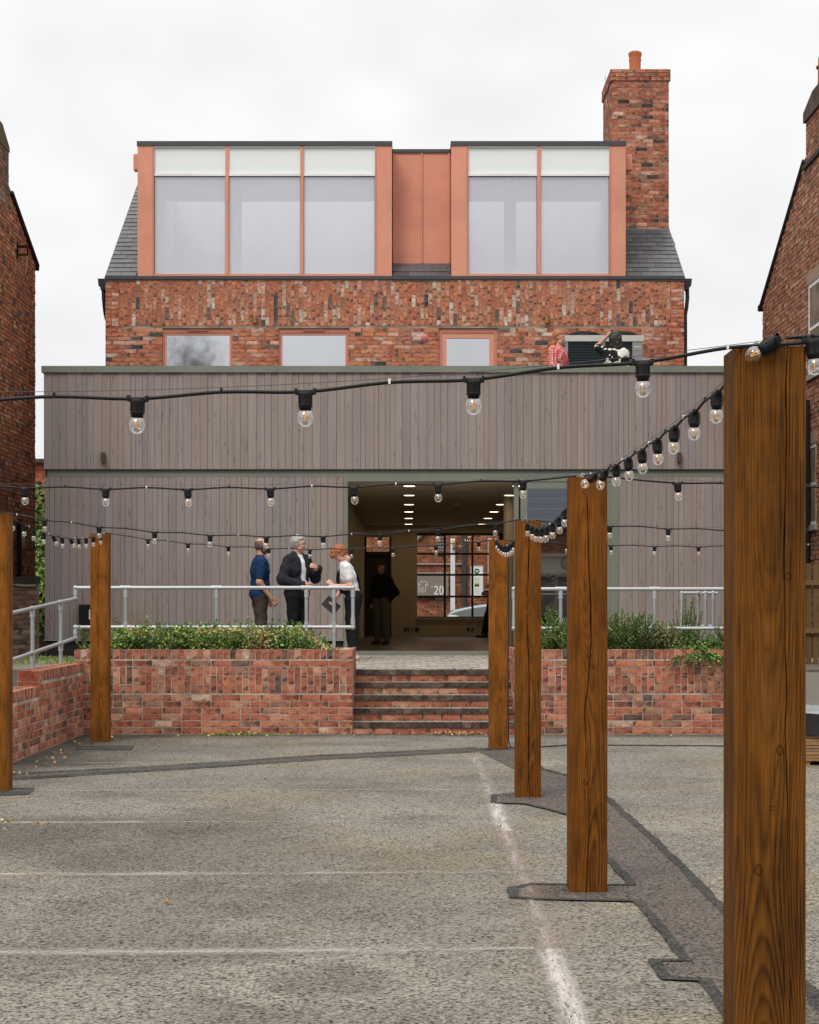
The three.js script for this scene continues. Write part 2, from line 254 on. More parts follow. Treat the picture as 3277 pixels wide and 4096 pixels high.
{
  const main = [[0.55, -9.86], [0.538, -9.558], [0.639, -9.502], [1.161, -9.43], [1.169, -8.687], [1.173, -7.856], [1.03, -7.856], [1.04, -7.475], [1.18, -7.445], [1.17, -6.777], [0.66, -4.6], [1.22, -4.6], [1.547, -6.41], [1.537, -7.018], [1.556, -7.31], [1.548, -9.139], [1.551, -9.715], [1.562, -10.534], [1.561, -11.805], [1.547, -13.173], [1.542, -14.386], [1.407, -16.257], [1.219, -16.994], [1.181, -18.844], [1.07, -19.565], [0.703, -19.165], [0.968, -16.994], [1.007, -15.734], [0.931, -14.861], [0.673, -14.629], [0.657, -14.08], [0.893, -14.01], [1.149, -13.282], [1.175, -10.965], [1.194, -9.973], [0.667, -10]];
  structure('tarmac_trench_patch', flat(rough(main, 0.15, 0.012, 5), 0.004), patchMat, 'dark tarmac patch along the row of posts', 'patch');
  const R = [[1.22, -4.6], [1.547, -6.41], [1.537, -7.018], [1.556, -7.31], [1.548, -9.139], [1.551, -9.715], [1.562, -10.534], [1.561, -11.805], [1.547, -13.173], [1.542, -14.386], [1.407, -16.257], [1.219, -16.994], [1.181, -18.844]];
  const L1 = [[1.194, -9.973], [0.667, -10], [0.55, -9.86], [0.538, -9.558], [0.639, -9.502], [1.161, -9.43], [1.169, -8.687], [1.173, -7.856], [1.03, -7.856], [1.04, -7.475], [1.18, -7.445], [1.17, -6.777], [0.66, -4.6]];
  const L2 = [[1.194, -9.973], [1.175, -10.965], [1.149, -13.282], [0.893, -14.01], [0.657, -14.08], [0.673, -14.629], [0.931, -14.861]];
  let hs = 0.0062; for (const [p, w, s] of [[R, 0.055, 1], [L1, 0.05, 2], [L2, 0.045, 3]]) structure('bitumen_seal', p.slice(1).map((b, k) => { const a = p[k], L = Math.hypot(b[0] - a[0], b[1] - a[1]), e = 0.4 * w / L; hs += 0.00012; return ribbon([[a[0] - (b[0] - a[0]) * e, a[1] - (b[1] - a[1]) * e], [b[0] + (b[0] - a[0]) * e, b[1] + (b[1] - a[1]) * e]], w, hs, s, 0.012); }), sealMat, 'black bitumen sealing band beside the patch', 'seal');
  structure('bitumen_seal', ribbon([[-3.442, -16.234], [-2.13, -17.176], [-0.805, -18.293], [0.721, -19.231], [1.037, -19.397]], 0.30, 0.004, 8, 0.02), mat([0.13, 0.125, 0.118], { map: aspMap, roughness: 0.95 }), 'dark tarmac strip crossing to the left posts', 'patch');
  for (const q of [[[-3.492, -16.471], [-2.156, -17.388], [-0.815, -18.534], [0.729, -19.464]], [[-3.378, -15.935], [-2.098, -16.917], [-0.793, -18.029], [0.711, -18.971]]]) structure('bitumen_seal', ribbon(q, 0.055, 0.008, 9, 0.012), sealMat, 'black sealing band along the cross strip', 'seal');
  structure('bitumen_seal', ribbon([[1.066, -19.497], [1.408, -19.634], [1.736, -19.876], [3.342, -19.737]], 0.10, 0.007, 10), sealMat, 'thin black seam right of the posts', 'seal');
  structure('tarmac_trench_patch', flat(rough([[-3.416, -19.264], [-3.506, -19.772], [-2.873, -19.772], [-2.824, -19.165]], 0.1, 0.01, 6), 0.005), sealMat, 'small black tarmac patch by the left post', 'patch');
  structure('tarmac_trench_patch', flat(rough([[-3.4, -14.573], [-3.523, -15.101], [-3.033, -15.265], [-2.965, -14.706]], 0.1, 0.015, 7), 0.005), sealMat, 'black tarmac patch round the left edge post', 'patch');
}
// worn paint: an alpha texture along (u) and across (v) each stripe, eaten away from the edges
const paintTex = (() => { const n = 1024, a = field(n, [[2.2, 1], [4.5, 0.9], [11, 0.5]], 61), b = field(n, [[200, 1], [70, 1], [24, 0.7]], 62); return (cover, s, soft) => tex(n, 128, (i, j) => { const k = ((j * 5) % n) * n + i, q = (j * 3 + 300) % n * n + i, v = (j + 0.5) / 128, edge = Math.min(v, 1 - v) * 2, e = sstep(0, soft, edge - 0.35 * soft * (b[q] + a[k] - 0.6)); const t = 255 * s * e * sstep(0.62 - cover, 0.92 - cover, a[k] * 0.62 + b[q] * 0.55); return [t, t, t]; }, false); })();
const paint = (a, c = [0.54, 0.51, 0.47]) => mat(c, { alphaMap: a, transparent: true, roughness: 0.9 });
const pA = paint(paintTex(0.22, 0.54, 1.0)), pB = paint(paintTex(0.16, 0.5, 0.9)), pC = paint(paintTex(0.22, 0.74, 0.7), [0.60, 0.55, 0.52]), pD = paint(paintTex(0.22, 0.42, 1.0), [0.33, 0.235, 0.175]), pE = paint(paintTex(0.14, 0.5, 0.9), [0.58, 0.53, 0.5]);
function line(points, w, m, seed, y = 0.006) {
  const g = ribbon(points, w, y, seed, 0.006), uv = g.attributes.uv, p = g.attributes.position; let L = seed * 1.7;
  for (let i = 0; i < uv.count; i += 2) { if (i) L += Math.hypot(p.getX(i) - p.getX(i - 2), p.getZ(i) - p.getZ(i - 2)); uv.setXY(i, L / 4, 0.01); uv.setXY(i + 1, L / 4, 0.99); }
  structure('painted_bay_line', g, m, 'worn white parking bay line', 'marking');
}
line([[-4, -8.02], [-1.1, -8.05], [0.0, -8.1]], 0.30, pA, 1); line([[0.0, -8.1], [0.55, -8.13]], 0.14, pB, 16); line([[-5, -10.33], [-1.2, -10.38]], 0.30, pA, 2); line([[-1.2, -10.38], [0.62, -10.46]], 0.22, pB, 3);
line([[-5, -12.75], [-1.8, -12.84]], 0.24, pA, 4); line([[-1.8, -12.84], [0.6, -12.9]], 0.10, pE, 5); line([[-3.2, -15.0], [-1.7, -15.05]], 0.15, pB, 6); line([[-1.7, -15.05], [0.6, -15.1]], 0.10, pE, 7); line([[-3.2, -17.6], [-1.6, -17.75]], 0.15, pB, 8); line([[3.2, -9.4], [7, -9.3]], 0.14, pB, 12);
line([[0.60, -6.0], [0.605, -7.25], [0.615, -8.1]], 0.17, pC, 9, 0.007); line([[0.62, -8.0], [0.63, -10.6]], 0.42, pD, 10); line([[0.635, -10.4], [0.64, -12.7]], 0.36, pD, 13); line([[0.615, -8.1], [0.64, -12.4]], 0.15, pE, 17, 0.0075); line([[0.64, -12.3], [0.648, -14.0]], 0.17, pC, 11, 0.007); line([[0.648, -14.0], [0.655, -18.4]], 0.20, pE, 14, 0.007);

// ---------------------------------------------------------------- brickwork
const RED = [[[0.485, 0.176, 0.106], 5], [[0.421, 0.142, 0.088], 5], [[0.531, 0.220, 0.136], 4], [[0.381, 0.140, 0.095], 3], [[0.560, 0.283, 0.190], 2.4], [[0.299, 0.124, 0.092], 1.6], [[0.616, 0.406, 0.294], 0.7], [[0.142, 0.097, 0.079], 0.45], [[0.216, 0.116, 0.088], 1.3], [[0.362, 0.189, 0.130], 2]];
const FACADE = [[[0.582, 0.218, 0.123], 5], [[0.521, 0.184, 0.108], 5], [[0.614, 0.273, 0.176], 3.6], [[0.461, 0.184, 0.125], 3], [[0.637, 0.375, 0.283], 2], [[0.692, 0.520, 0.433], 0.8], [[0.110, 0.097, 0.096], 0.42], [[0.220, 0.140, 0.117], 0.9]];
const OLDRED = [[[0.420, 0.158, 0.078], 5], [[0.364, 0.134, 0.071], 4], [[0.475, 0.209, 0.113], 3], [[0.280, 0.121, 0.075], 3], [[0.119, 0.087, 0.071], 1.6], [[0.504, 0.301, 0.188], 1]];
const OLDBROWN = [[[0.413, 0.187, 0.118], 5], [[0.361, 0.165, 0.103], 4], [[0.465, 0.223, 0.142], 3], [[0.283, 0.142, 0.100], 3], [[0.516, 0.293, 0.198], 1.5]];
const GARDEN = [[[0.195, 0.114, 0.075], 4], [[0.156, 0.091, 0.065], 4], [[0.247, 0.137, 0.091], 2], [[0.299, 0.202, 0.143], 1]];
const NOSE = [[[0.113, 0.083, 0.065], 4], [[0.087, 0.064, 0.053], 4], [[0.149, 0.099, 0.075], 2], [[0.190, 0.132, 0.099], 1]];
const PAVER = [[[0.484, 0.424, 0.363], 4], [[0.429, 0.369, 0.314], 4], [[0.528, 0.473, 0.413], 3], [[0.462, 0.380, 0.325], 2], [[0.374, 0.330, 0.292], 2]];
function pick(pal, r) { let t = 0; for (const p of pal) t += p[1]; let q = r() * t; for (const p of pal) if ((q -= p[1]) <= 0) return p[0]; return pal[0][0]; }
const brickGeos = {};
function brickGeo(w, h, d, variant) {
  const key = [w.toFixed(3), h.toFixed(3), d.toFixed(3), variant].join();
  return brickGeos[key] ??= bx(-w / 2, w / 2, -h / 2, h / 2, -d / 2, d / 2, variant * 0.37 + 0.11, variant * 0.53 + 0.07);
}
// list: [u, v, w, h, depth?]; laid on the local x,y plane of parent, faces proud of z = 0
function lay(parent, list, { pal = RED, keep = 300, seed = 1, d = 0.1, proud = 0.0025, jitter = 0.003, name = 'brick', z = 0, better } = {}) {
  const r = rng(seed), rest = [];
  const order = list.map((b, k) => [b, k, better ? better(b) : b[2] * b[3]]).sort((a, b) => b[2] - a[2] || a[1] - b[1]);
  order.forEach(([b, k], n) => {
    const c = b[4] ?? pick(pal, r), variant = Math.floor(r() * 5), zz = z + proud + (r() - 0.4) * jitter, dz = (r() - 0.5) * 0.012;
    if (n < keep) { const m = part(name, brickGeo(b[2], b[3], d, variant), brickMat(c), parent); m.position.set(b[0], b[1], zz - d / 2); m.rotation.z = dz * 0.5; }
    else { const g = brickGeo(b[2], b[3], d, variant).clone(); g.rotateZ(dz * 0.5); g.translate(b[0], b[1], zz - d / 2); rest.push(tint(g, c)); }
  });
  if (rest.length) { const m = part(name + 'work', rest, brickStuffMat, parent); m.userData.kind = 'stuff'; }
}
function fillRow(out, a, b, v, h, r, half, phase) {
  if (b - a < 0.05) return; let u = a, first = phase;
  while (u < b - 0.005) {
    let w = first ? 0.1025 : r() < half ? 0.1025 : 0.215; first = false;
    if (b - (u + w) < 0.06) w = b - u; out.push([u + w / 2, v, w, h]); u += w + 0.010;
  }
}
function courses(u0, u1, v0, v1, r, { half = 0.12, open = [], pitch = 0.075 } = {}) {
  const out = []; let k = 0;
  for (let v = v0; v + 0.03 < v1; v += pitch, k++) {
    const h = Math.min(pitch - 0.010, v1 - v), mid = v + h / 2; let seg = [[u0, u1]];
    for (const [a, b, c, d] of open) if (mid > c && mid < d) seg = seg.flatMap(([p, q]) => b <= p || a >= q ? [[p, q]] : [[p, a], [b, q]].filter(([x, y]) => y - x > 0.03));
    for (const [p, q] of seg) fillRow(out, p, q, mid, h, r, half, k % 2 === 1);
  }
  return out;
}
function soldiers(u0, u1, v0, v1, r, { len = 0.215, pitch = 0.075 } = {}) {
  const out = [], n = Math.round((u1 - u0) / pitch), p = (u1 - u0) / n;
  for (let k = 0; k < n; k++) {
    let v = v0, first = true;
    while (v < v1 - 0.03) { let h = first ? [0.215, 0.155, 0.1025, 0.06][Math.floor(r() * 4)] * len / 0.215 : len; first = false; if (v1 - (v + h) < 0.045) h = v1 - v; h = Math.min(h, v1 - v); out.push([u0 + (k + 0.5) * p, v + h / 2, p - 0.010, h - 0.001]); v += h + 0.010; }
  }
  return out;
}

// ---------------------------------------------------------------- planters, ramp wall, steps
function planterRows(u0, u1, r) {
  const T = 0.97, out = [];
  const n = Math.round((u1 - u0) / 0.075), p = (u1 - u0) / n;
  for (let k = 0; k < n; k++) out.push([u0 + (k + 0.5) * p, T - 0.0513, p - 0.010, 0.1025]);
  out.push(...courses(u0, u1, T - 0.1875, T - 0.115, r, { half: 0.1 }));
  for (let k = 0; k < n; k++) { const long = r() < 0.5, a = 0.190 + r() * 0.01, b = 0.295 - a - 0.01, y0 = T - 0.1975 - 0.295; if (long) { out.push([u0 + (k + 0.5) * p, y0 + a / 2, p - 0.010, a], [u0 + (k + 0.5) * p, y0 + a + 0.01 + b / 2, p - 0.010, b]); } else { out.push([u0 + (k + 0.5) * p, y0 + b / 2, p - 0.010, b], [u0 + (k + 0.5) * p, y0 + b + 0.01 + a / 2, p - 0.010, a]); } }
  out.push(...courses(u0, u1, -0.06, T - 0.505, r, { half: 0.22 }));
  return out;
}
function planter(label, x0, x1, returnAtRight, seed) {
  const t = thing('brick_planter', label, 'planter', [0, 0, -21.5]), r = rng(seed);
  part('mortar_core', [bx(x0, x1, -0.1, 0.962, -0.215, -0.0005), bx(x0, x0 + 0.215, -0.1, 0.962, -1.47, -0.2149), bx(x1 - 0.215, x1, -0.1, 0.962, -1.47, -0.2149), bx(x0 + 0.2149, x1 - 0.2149, -0.1, 0.962, -1.47, -1.27)].map(g => g.translate(0, 0, 0)), mortar, t);
  lay(t, planterRows(x0, x1, r), { jitter: 0.004, seed: seed + 1, keep: 270, d: 0.11 });
  // top edge: the rowlock bricks run the full width of the wall
  const side = new THREE.Group(); side.name = 'return_face'; t.add(side);
  side.position.set(returnAtRight ? x1 : x0, 0, returnAtRight ? 0 : -1.47); side.rotation.y = returnAtRight ? Math.PI / 2 : -Math.PI / 2; if (!returnAtRight) side.position.z = -1.47;
  lay(side, planterRows(0.0, 1.47, r).map(b => [b[0], b[1], b[2], b[3]]), { seed: seed + 2, keep: 30, d: 0.05 });
  const top = []; for (let u = x0; u < x1 - 0.05; u += 0.075) { const c = pick(RED, r); top.push(tint(bx(u + 0.005, u + 0.07, 0.9, 0.9725, -0.215, -0.11, u, 0.3), c)); } const tm = part('coping_brickwork', top, brickStuffMat, t); tm.userData.kind = 'stuff';
  part('soil', bx(x0 + 0.21, x1 - 0.21, 0.5, 0.90, -1.28, -0.21), mat([0.05, 0.038, 0.028], { map: mortarMap, roughness: 1 }), t);
  return t;
}
planter('low red brick planter left of the steps, with clipped hedge', -3.82, -0.63, true, 501);
planter('red brick planter right of the steps behind the wooden posts', 1.24, 4.2, false, 601);
{ // ramp wall, its long face towards +x
  const t = thing('ramp_wall', 'stepped low brick ramp wall at left, running towards the camera', 'wall', [-3.72, 0, -21.495], Math.PI / 2), r = rng(71);
  const uA = -6.2, uB = -2.52; // near end, step, far end at 0
  const run = (a, b, top) => { const o = courses(a, b, -0.06, top - 0.115, r, { half: 0.3 }); const n = Math.round((b - a) / 0.075), p = (b - a) / n; for (let k = 0; k < n; k++) o.push([a + (k + 0.5) * p, top - 0.0513, p - 0.01, 0.1025]); return o; };
  const flip = list => list;
  part('mortar_core', [bx(uB, 0, -0.1, 0.812, -0.225, -0.0005), bx(uA, uB, -0.1, 0.66, -0.225, -0.0005)], mortar, t);
  lay(t, flip([...run(uB, 0, 0.82), ...run(uA, uB, 0.667)]), { seed: 72, keep: 280, pal: [...RED, [[0.52, 0.25, 0.18], 5], [[0.46, 0.19, 0.13], 4]], d: 0.11 });
  const top = [], col = []; for (let u = uA; u < -0.05; u += 0.075) { const y = u > uB ? 0.82 : 0.667; top.push(tint(bx(u + 0.005, u + 0.07, y - 0.08, y + 0.002, -0.225, -0.109, u, 0.1), pick(RED, r))); } part('coping_brickwork', top, brickStuffMat, t).userData.kind = 'stuff';
  // end faces towards the camera: two wide bricks
  for (const [u, y] of [[uB, 0.82], [uA, 0.667]]) { const c = [0.40, 0.115, 0.066]; for (const [a, b] of [[0.1, 0], [0.17, 0.108]]) part('end_brick', bx(u - 0.006, u + 0.01, y - a, y - b, -0.222, -0.004), brickMat(b ? [0.46, 0.145, 0.08] : c), t); }
}
{
  const t = thing('brick_steps', 'five brick steps with dark nosings up to the terrace', 'steps', [0, 0, -21.5]), r = rng(81), x0 = -0.628, x1 = 1.238;
  const core = [];
  for (let k = 0; k < 5; k++) {
    const y = 0.14 * (k + 1), zf = -0.3 * k;
    core.push(bx(x0, x1, -0.1, y - 0.006, k < 4 ? zf - 0.325 : -1.47, zf - 0.022));
    const step = part('step_core', core.pop(), mortar, t);
    let u = x0; while (u < x1 - 0.02) { let w = 0.0975 + (r() - 0.5) * 0.008; if (x1 - u - w < 0.06) w = x1 - u; const m = part('nosing_brick', brickGeo(w - 0.006, 0.06, 0.1, Math.floor(r() * 5)), brickMat(pick(NOSE, r)), step); m.position.set(u + w / 2, y - 0.03, zf - 0.05 + (r() - 0.5) * 0.006); m.rotation.x = (r() - 0.5) * 0.02; u += w; }
    u = x0; if (k < 4) while (u < x1 - 0.02) { let w = 0.21; if (x1 - u - w < 0.08) w = x1 - u; const m = part('tread_brick', brickGeo(w - 0.008, 0.05, 0.19, Math.floor(r() * 5)), brickMat([0.40, 0.34, 0.285]), step); m.position.set(u + w / 2, y - 0.026, zf - 0.2); u += w; }
    u = x0; let first = k % 2; while (u < x1 - 0.02) { let w = first ? 0.11 : 0.225; first = 0; if (x1 - u - w < 0.08) w = x1 - u; const m = part('riser_brick', brickGeo(w - 0.01, 0.068, 0.06, Math.floor(r() * 5)), brickMat(pick(RED.slice(0, 5), r)), step); m.position.set(u + w / 2, y - 0.103, zf - 0.045 + (r() - 0.5) * 0.004); u += w; }
  }
}
// terrace slab and block paving
structure('terrace', bx(-9, 7, -0.05, 0.66, -29.0, -22.985), M.concrete, 'raised terrace slab behind the planters', 'terrace');
structure('terrace_side_path', bx(-9, -3.96, 0.6, 0.69, -29.0, -22.99), mat([0.33, 0.30, 0.265], { map: aspMap, roughness: 0.95 }), 'gravelly path at the head of the ramp', 'path');
structure('ramp', (() => { const g = new THREE.BufferGeometry(); g.setAttribute('position', new THREE.Float32BufferAttribute([-6, 0.692, -23.1, -3.94, 0.692, -23.1, -6, 0.40, -16, -3.94, 0.40, -16], 3)); g.setAttribute('uv', new THREE.Float32BufferAttribute([0, 0, 2, 0, 0, 7, 2, 7], 2)); g.setIndex([0, 2, 1, 1, 2, 3]); g.computeVertexNormals(); return g; })(), mat([0.13, 0.125, 0.12], { map: aspMap, roughness: 0.95 }), 'dark tarmac ramp behind the low brick wall', 'ramp');
{
  const pv = structure('paving', bx(-3.9, 5.6, 0.655, 0.692, -28.99, -22.99), mat([0.20, 0.175, 0.15], { map: mortarMap, roughness: 0.95 }), 'tan block paving in front of the glass doors', 'paving');
  const r = rng(91), list = []; let k = 0;
  for (let z = -23.0; z > -28.95; z -= 0.106, k++) for (let x = -1.5 - (k % 2) * 0.105; x < 2.6; x += 0.21) list.push([x + 0.1, z - 0.05, (r() - 0.5) * 0.006]);
  list.sort((a, b) => { const f = p => (p[0] > -0.66 && p[0] < 1.2 ? 1 : 0) * 100 + p[1]; return f(b) - f(a); });
  const rest = [];
  list.forEach(([x, z, dy], n) => { const c = pick(PAVER, r), v = Math.floor(r() * 5), g = brickGeo(0.2, 0.05, 0.098, v); if (n < 300) { const m = part('paver', g, brickMat(c), pv); m.position.set(x, 0.677 + dy, z); m.rotation.x = (r() - 0.5) * 0.02; } else { const q = g.clone(); q.translate(x, 0.677 + dy, z); rest.push(tint(q, c)); } });
  part('paver_field', rest, brickStuffMat, pv).userData.kind = 'stuff';
}

// ---------------------------------------------------------------- timber-clad extension, face at z = -29
const ext = thing('timber_extension', 'low flat-roofed extension clad in weathered grey vertical timber boards', 'building', [0, 0, 0]);
{
  const XL = -5.63, XR = 5.7, r = rng(111), F = -29.0;
  const back = mat([0.11, 0.10, 0.094], { roughness: 1 });
  part('upper_wall', bx(XL + 0.012, XR - 0.012, 3.58, 5.06, F - 0.42, F - 0.045), back, ext);
  part('left_wall', bx(XL + 0.012, -0.99, 0.7, 3.57, F - 0.25, F - 0.075), back, ext);
  part('right_wall', bx(3.275, XR - 0.012, 0.7, 3.57, F - 0.25, F - 0.075), back, ext);
  part('plinth', [bx(XL + 0.04, -0.99, 0.66, 0.93, F - 0.2, F - 0.07), bx(3.275, XR - 0.04, 0.66, 0.93, F - 0.2, F - 0.07)].slice(0, 1), mat([0.045, 0.042, 0.04], { map: grainMap, roughness: 0.9 }), ext);
  part('plinth', bx(3.275, XR - 0.04, 0.66, 0.93, F - 0.2, F - 0.07), mat([0.045, 0.042, 0.04], { roughness: 0.9 }), ext);
  part('sill_flashing', bx(XL, -0.99, 0.928, 0.945, F - 0.08, F - 0.005), M.galvDark, ext);
  part('sill_flashing', bx(3.275, XR, 0.928, 0.945, F - 0.08, F - 0.005), M.galvDark, ext);
  function boards(a, b, y0, y1, face, prev) {
    let u = a; while (u < b - 0.02) {
      let w = [0.078, 0.105, 0.118, 0.13][Math.floor(r() * 4)] + (r() - 0.5) * 0.012; if (b - u - w < 0.06) w = b - u;
      const t = 0.021 + [0, 0.003, 0.008][Math.floor(r() * 3)], gap = 0.003, c = 0.003, x0 = u + gap / 2, x1 = u + w - gap / 2, g = new THREE.ExtrudeGeometry(new THREE.Shape([[x0, 0], [x1, 0], [x1, t - c], [x1 - c, t], [x0 + c, t], [x0, t - c]].map(p => new THREE.Vector2(...p))), { depth: y1 - y0, bevelEnabled: false });
      g.rotateX(-Math.PI / 2); g.rotateY(0); // shape y -> -z, depth -> +y
      g.scale(1, 1, -1); const ix = g.attributes.position; g.translate(0, y0, face);
      const n = g.attributes.normal; for (let i = 0; i < n.count; i++) n.setZ(i, -n.getZ(i) * -1);
      if (g.index) { const q = g.index.array; for (let i = 0; i < q.length; i += 3) { const s = q[i]; q[i] = q[i + 1]; q[i + 1] = s; } } else for (const at of ['position', 'normal', 'uv']) { const A = g.attributes[at], s = A.itemSize; for (let i = 0; i < A.count; i += 3) for (let k = 0; k < s; k++) { const x = A.array[i * s + k]; A.array[i * s + k] = A.array[(i + 1) * s + k]; A.array[(i + 1) * s + k] = x; } }
      g.computeVertexNormals(); metreUV(g, r() * 3, r() * 5);
      part('cladding_board', g, cladMats[Math.floor(r() * cladMats.length)], ext); u += w;
    }
  }
  boards(XL, XR, 3.585, 5.075, F - 0.045);
  boards(XL + 0.01, -0.992, 0.95, 3.465, F - 0.075);
  boards(3.278, XR - 0.01, 0.95, 3.465, F - 0.075);
  part('drip_edge', bx(XL + 0.01, XR, 3.565, 3.581, F - 0.08, F - 0.012), M.black, ext);
  part('metal_band', bx(XL + 0.05, XR, 3.468, 3.566, F - 0.11, F - 0.050), M.sage, ext);
  // parapet capping in lengths
  let u = XL - 0.03; for (const e of [-4.98, -2.02, -0.3, 1.55, 3.4, 5.2, XR + 0.03]) { part('parapet_capping', bx(u + 0.001, e - 0.001, 5.078, 5.178, F - 0.45, F + 0.018), M.sage, ext); u = e; }
  part('capping_shadow_gap', bx(XL, XR, 5.066, 5.079, F - 0.4, F - 0.018), M.black, ext);
  // side walls, terrace deck
  part('side_wall', bx(XL + 0.02, XL + 0.25, 0.66, 5.06, -33.58, F - 0.2), cladMats[1], ext);
  part('side_wall', bx(XR - 0.25, XR - 0.02, 0.66, 5.06, -33.58, F - 0.2), cladMats[1], ext);
  part('roof_deck', bx(XL + 0.25, XR - 0.25, 4.25, 4.35, -33.58, F - 0.42), M.concrete, ext);
  // door frame of the glazed opening
  const fr = (n, ...b) => part(n, bx(...b), M.sage, ext);
  fr('door_jamb', -0.99, -0.925, 0.70, 3.468, F - 0.22, F - 0.045);
  fr('door_jamb', 3.145, 3.275, 0.70, 3.468, F - 0.22, F - 0.045);
  fr('door_head', -0.925, 3.145, 3.395, 3.467, F - 0.22, F - 0.05);
  fr('threshold', -0.925, 3.145, 0.665, 0.765, F - 0.24, F - 0.035);
  // parked sliding leaf and fixed glazed leaf
  const leaf = fr('sliding_leaf_stile', 1.655, 1.73, 0.766, 3.394, F - 0.20, F - 0.12); 
  fr('sliding_leaf_stile', 3.05, 3.12, 0.766, 3.394, F - 0.20, F - 0.15);
  part('hinge', bx(1.738, 1.752, 2.68, 2.80, F - 0.125, F - 0.09), M.black, ext);
  const fixed = fr('fixed_leaf_stile', 1.755, 1.86, 0.766, 3.394, F - 0.12, F - 0.06);
  fr('fixed_leaf_stile', 3.085, 3.144, 0.766, 3.394, F - 0.12, F - 0.06);
  fr('fixed_leaf_rail', 1.86, 3.085, 3.285, 3.394, F - 0.12, F - 0.06);
  fr('fixed_leaf_rail', 1.86, 3.085, 0.766, 0.88, F - 0.12, F - 0.06);
  part('glass_pane', bx(1.86, 3.085, 0.88, 3.285, F - 0.098, F - 0.086), M.coatedDark, ext);

  // ---- the room behind
  const ZB = -45, RL = -1.04, RR = 4.9, CY = 3.38;
  part('room_floor', bx(RL - 0.2, RR + 0.2, 0.55, 0.705, ZB, F - 0.241), M.floorIn, ext);
  part('room_ceiling', bx(RL - 0.2, RR + 0.2, CY, CY + 0.18, ZB, F - 0.221), M.ceiling, ext);
  part('room_side_wall', bx(RL - 0.2, RL, 0.70, CY, ZB, F - 0.251), M.cream, ext);
  part('room_side_wall', bx(RR, RR + 0.2, 0.70, CY, ZB, F - 0.251), M.cream, ext);
  // rear wall with a door and a gridded window
  const wx0 = 0.234, wx1 = 2.30, wy0 = 1.164, wy1 = 3.20, dx0 = -1.032, dx1 = -0.384;
  const rw = (...b) => part('rear_wall', bx(...b, ZB - 0.3, ZB), M.cream, ext);
  rw(RL - 0.2, dx0, 0.55, CY + 0.15); rw(dx1, wx0, 0.55, CY + 0.15); rw(wx0, wx1, 0.55, wy0); rw(wx0, wx1, wy1, CY + 0.15); rw(wx1, RR + 0.2, 0.55, CY + 0.15); rw(dx0, dx1, 3.10, CY + 0.15);
  const rd = part('rear_door', bx(dx0 + 0.003, dx1 - 0.003, 0.705, 2.72, ZB - 0.2, ZB - 0.12), M.doorDark, ext);
  part('door_frame', [bx(dx0, dx0 + 0.05, 0.70, 3.10, ZB - 0.11, ZB - 0.02), bx(dx1 - 0.05, dx1, 0.70, 3.10, ZB - 0.11, ZB - 0.02), bx(dx0 + 0.05, dx1 - 0.05, 2.67, 2.75, ZB - 0.11, ZB - 0.02)], M.doorDark, rd);
  part('handle', rod([dx1 - 0.12, 1.55, ZB - 0.1], [dx1 - 0.12, 1.85, ZB - 0.1], 0.015), M.galv, rd);
  const rwin = part('rear_window', [bx(wx0, wx1, wy1 - 0.06, wy1, ZB - 0.2, ZB - 0.1), bx(wx0, wx1, wy0, wy0 + 0.03, ZB - 0.2, ZB - 0.1), bx(wx1 - 0.04, wx1, wy0 + 0.03, wy1 - 0.06, ZB - 0.2, ZB - 0.1)], M.black, ext);
  for (const x of [0.9, 1.566, 2.232]) part('glazing_bar', bx(x - 0.026, x + 0.026, wy0 + 0.03, wy1 - 0.06, ZB - 0.175, ZB - 0.125), M.black, rwin);
  for (const y of [2.7, 2.196, 1.674]) part('glazing_bar', bx(wx0, wx1 - 0.04, y - 0.024, y + 0.024, ZB - 0.170, ZB - 0.130), M.black, rwin);
  for (let i = 0; i < 4; i++) for (let j = 0; j < 4; j++) { const gx = [wx0, 0.9, 1.566, 2.232, wx1 - 0.04], gy = [wy0 + 0.03, 1.674, 2.196, 2.7, wy1 - 0.06]; part('window_pane', bx(gx[i] + 0.02, gx[i + 1] - 0.02, gy[j] + 0.019, gy[j + 1] - 0.019, ZB - 0.153, ZB - 0.147), M.pane, rwin); }
  part('window_sill', bx(wx0 - 0.03, wx1 + 0.03, wy0 - 0.04, wy0 - 0.001, ZB - 0.1, ZB + 0.06), M.ceiling, rwin);
  part('skirting', bx(dx1 + 0.02, RR, 0.706, 0.80, ZB + 0.001, ZB + 0.02), M.ceiling, ext);
  for (const [a, b] of [[1618, 1628], [1632, 1638], [1648, 1652], [1660, 1676], [1868, 1878], [1886, 1893]]) part('floor_socket', bx((a - 1630) * 0.006, (b - 1630) * 0.006, 0.84, 0.93, ZB + 0.001, ZB + 0.02), M.black, ext);
  part('round_column', new THREE.CylinderGeometry(0.10, 0.10, CY - 0.705, 24).translate(1.791, (CY + 0.705) / 2, -33), M.ceiling, ext);
  // recessed downlights: a glowing lens with a lamp of its size just below it
  RectAreaLightUniformsLib.init();
  const lens = new THREE.MeshStandardMaterial({ color: 0xfff2dc, emissive: new THREE.Color(1, 0.86, 0.62), emissiveIntensity: 2.2, roughness: 0.6 });
  for (const [x, zs] of [[0.03, [-29.75, -32.3, -35.3, -38.1, -41, -44]], [1.76, [-29.75, -32.3, -35.3, -38.1, -41, -44]], [3.5, [-32.3, -38.1, -44]]]) for (const z of zs) {
    const d = part('downlight', new THREE.CylinderGeometry(0.105, 0.105, 0.012, 24).translate(x, CY - 0.0062, z), M.white, ext);
    part('light_lens', new THREE.CylinderGeometry(0.088, 0.088, 0.006, 24).translate(x, CY - 0.0155, z), lens, d);
    const l = new THREE.RectAreaLight(0xffdfb0, 24, 0.15, 0.15); l.position.set(x, CY - 0.022, z); l.rotation.x = -Math.PI / 2; ext.add(l);
  }
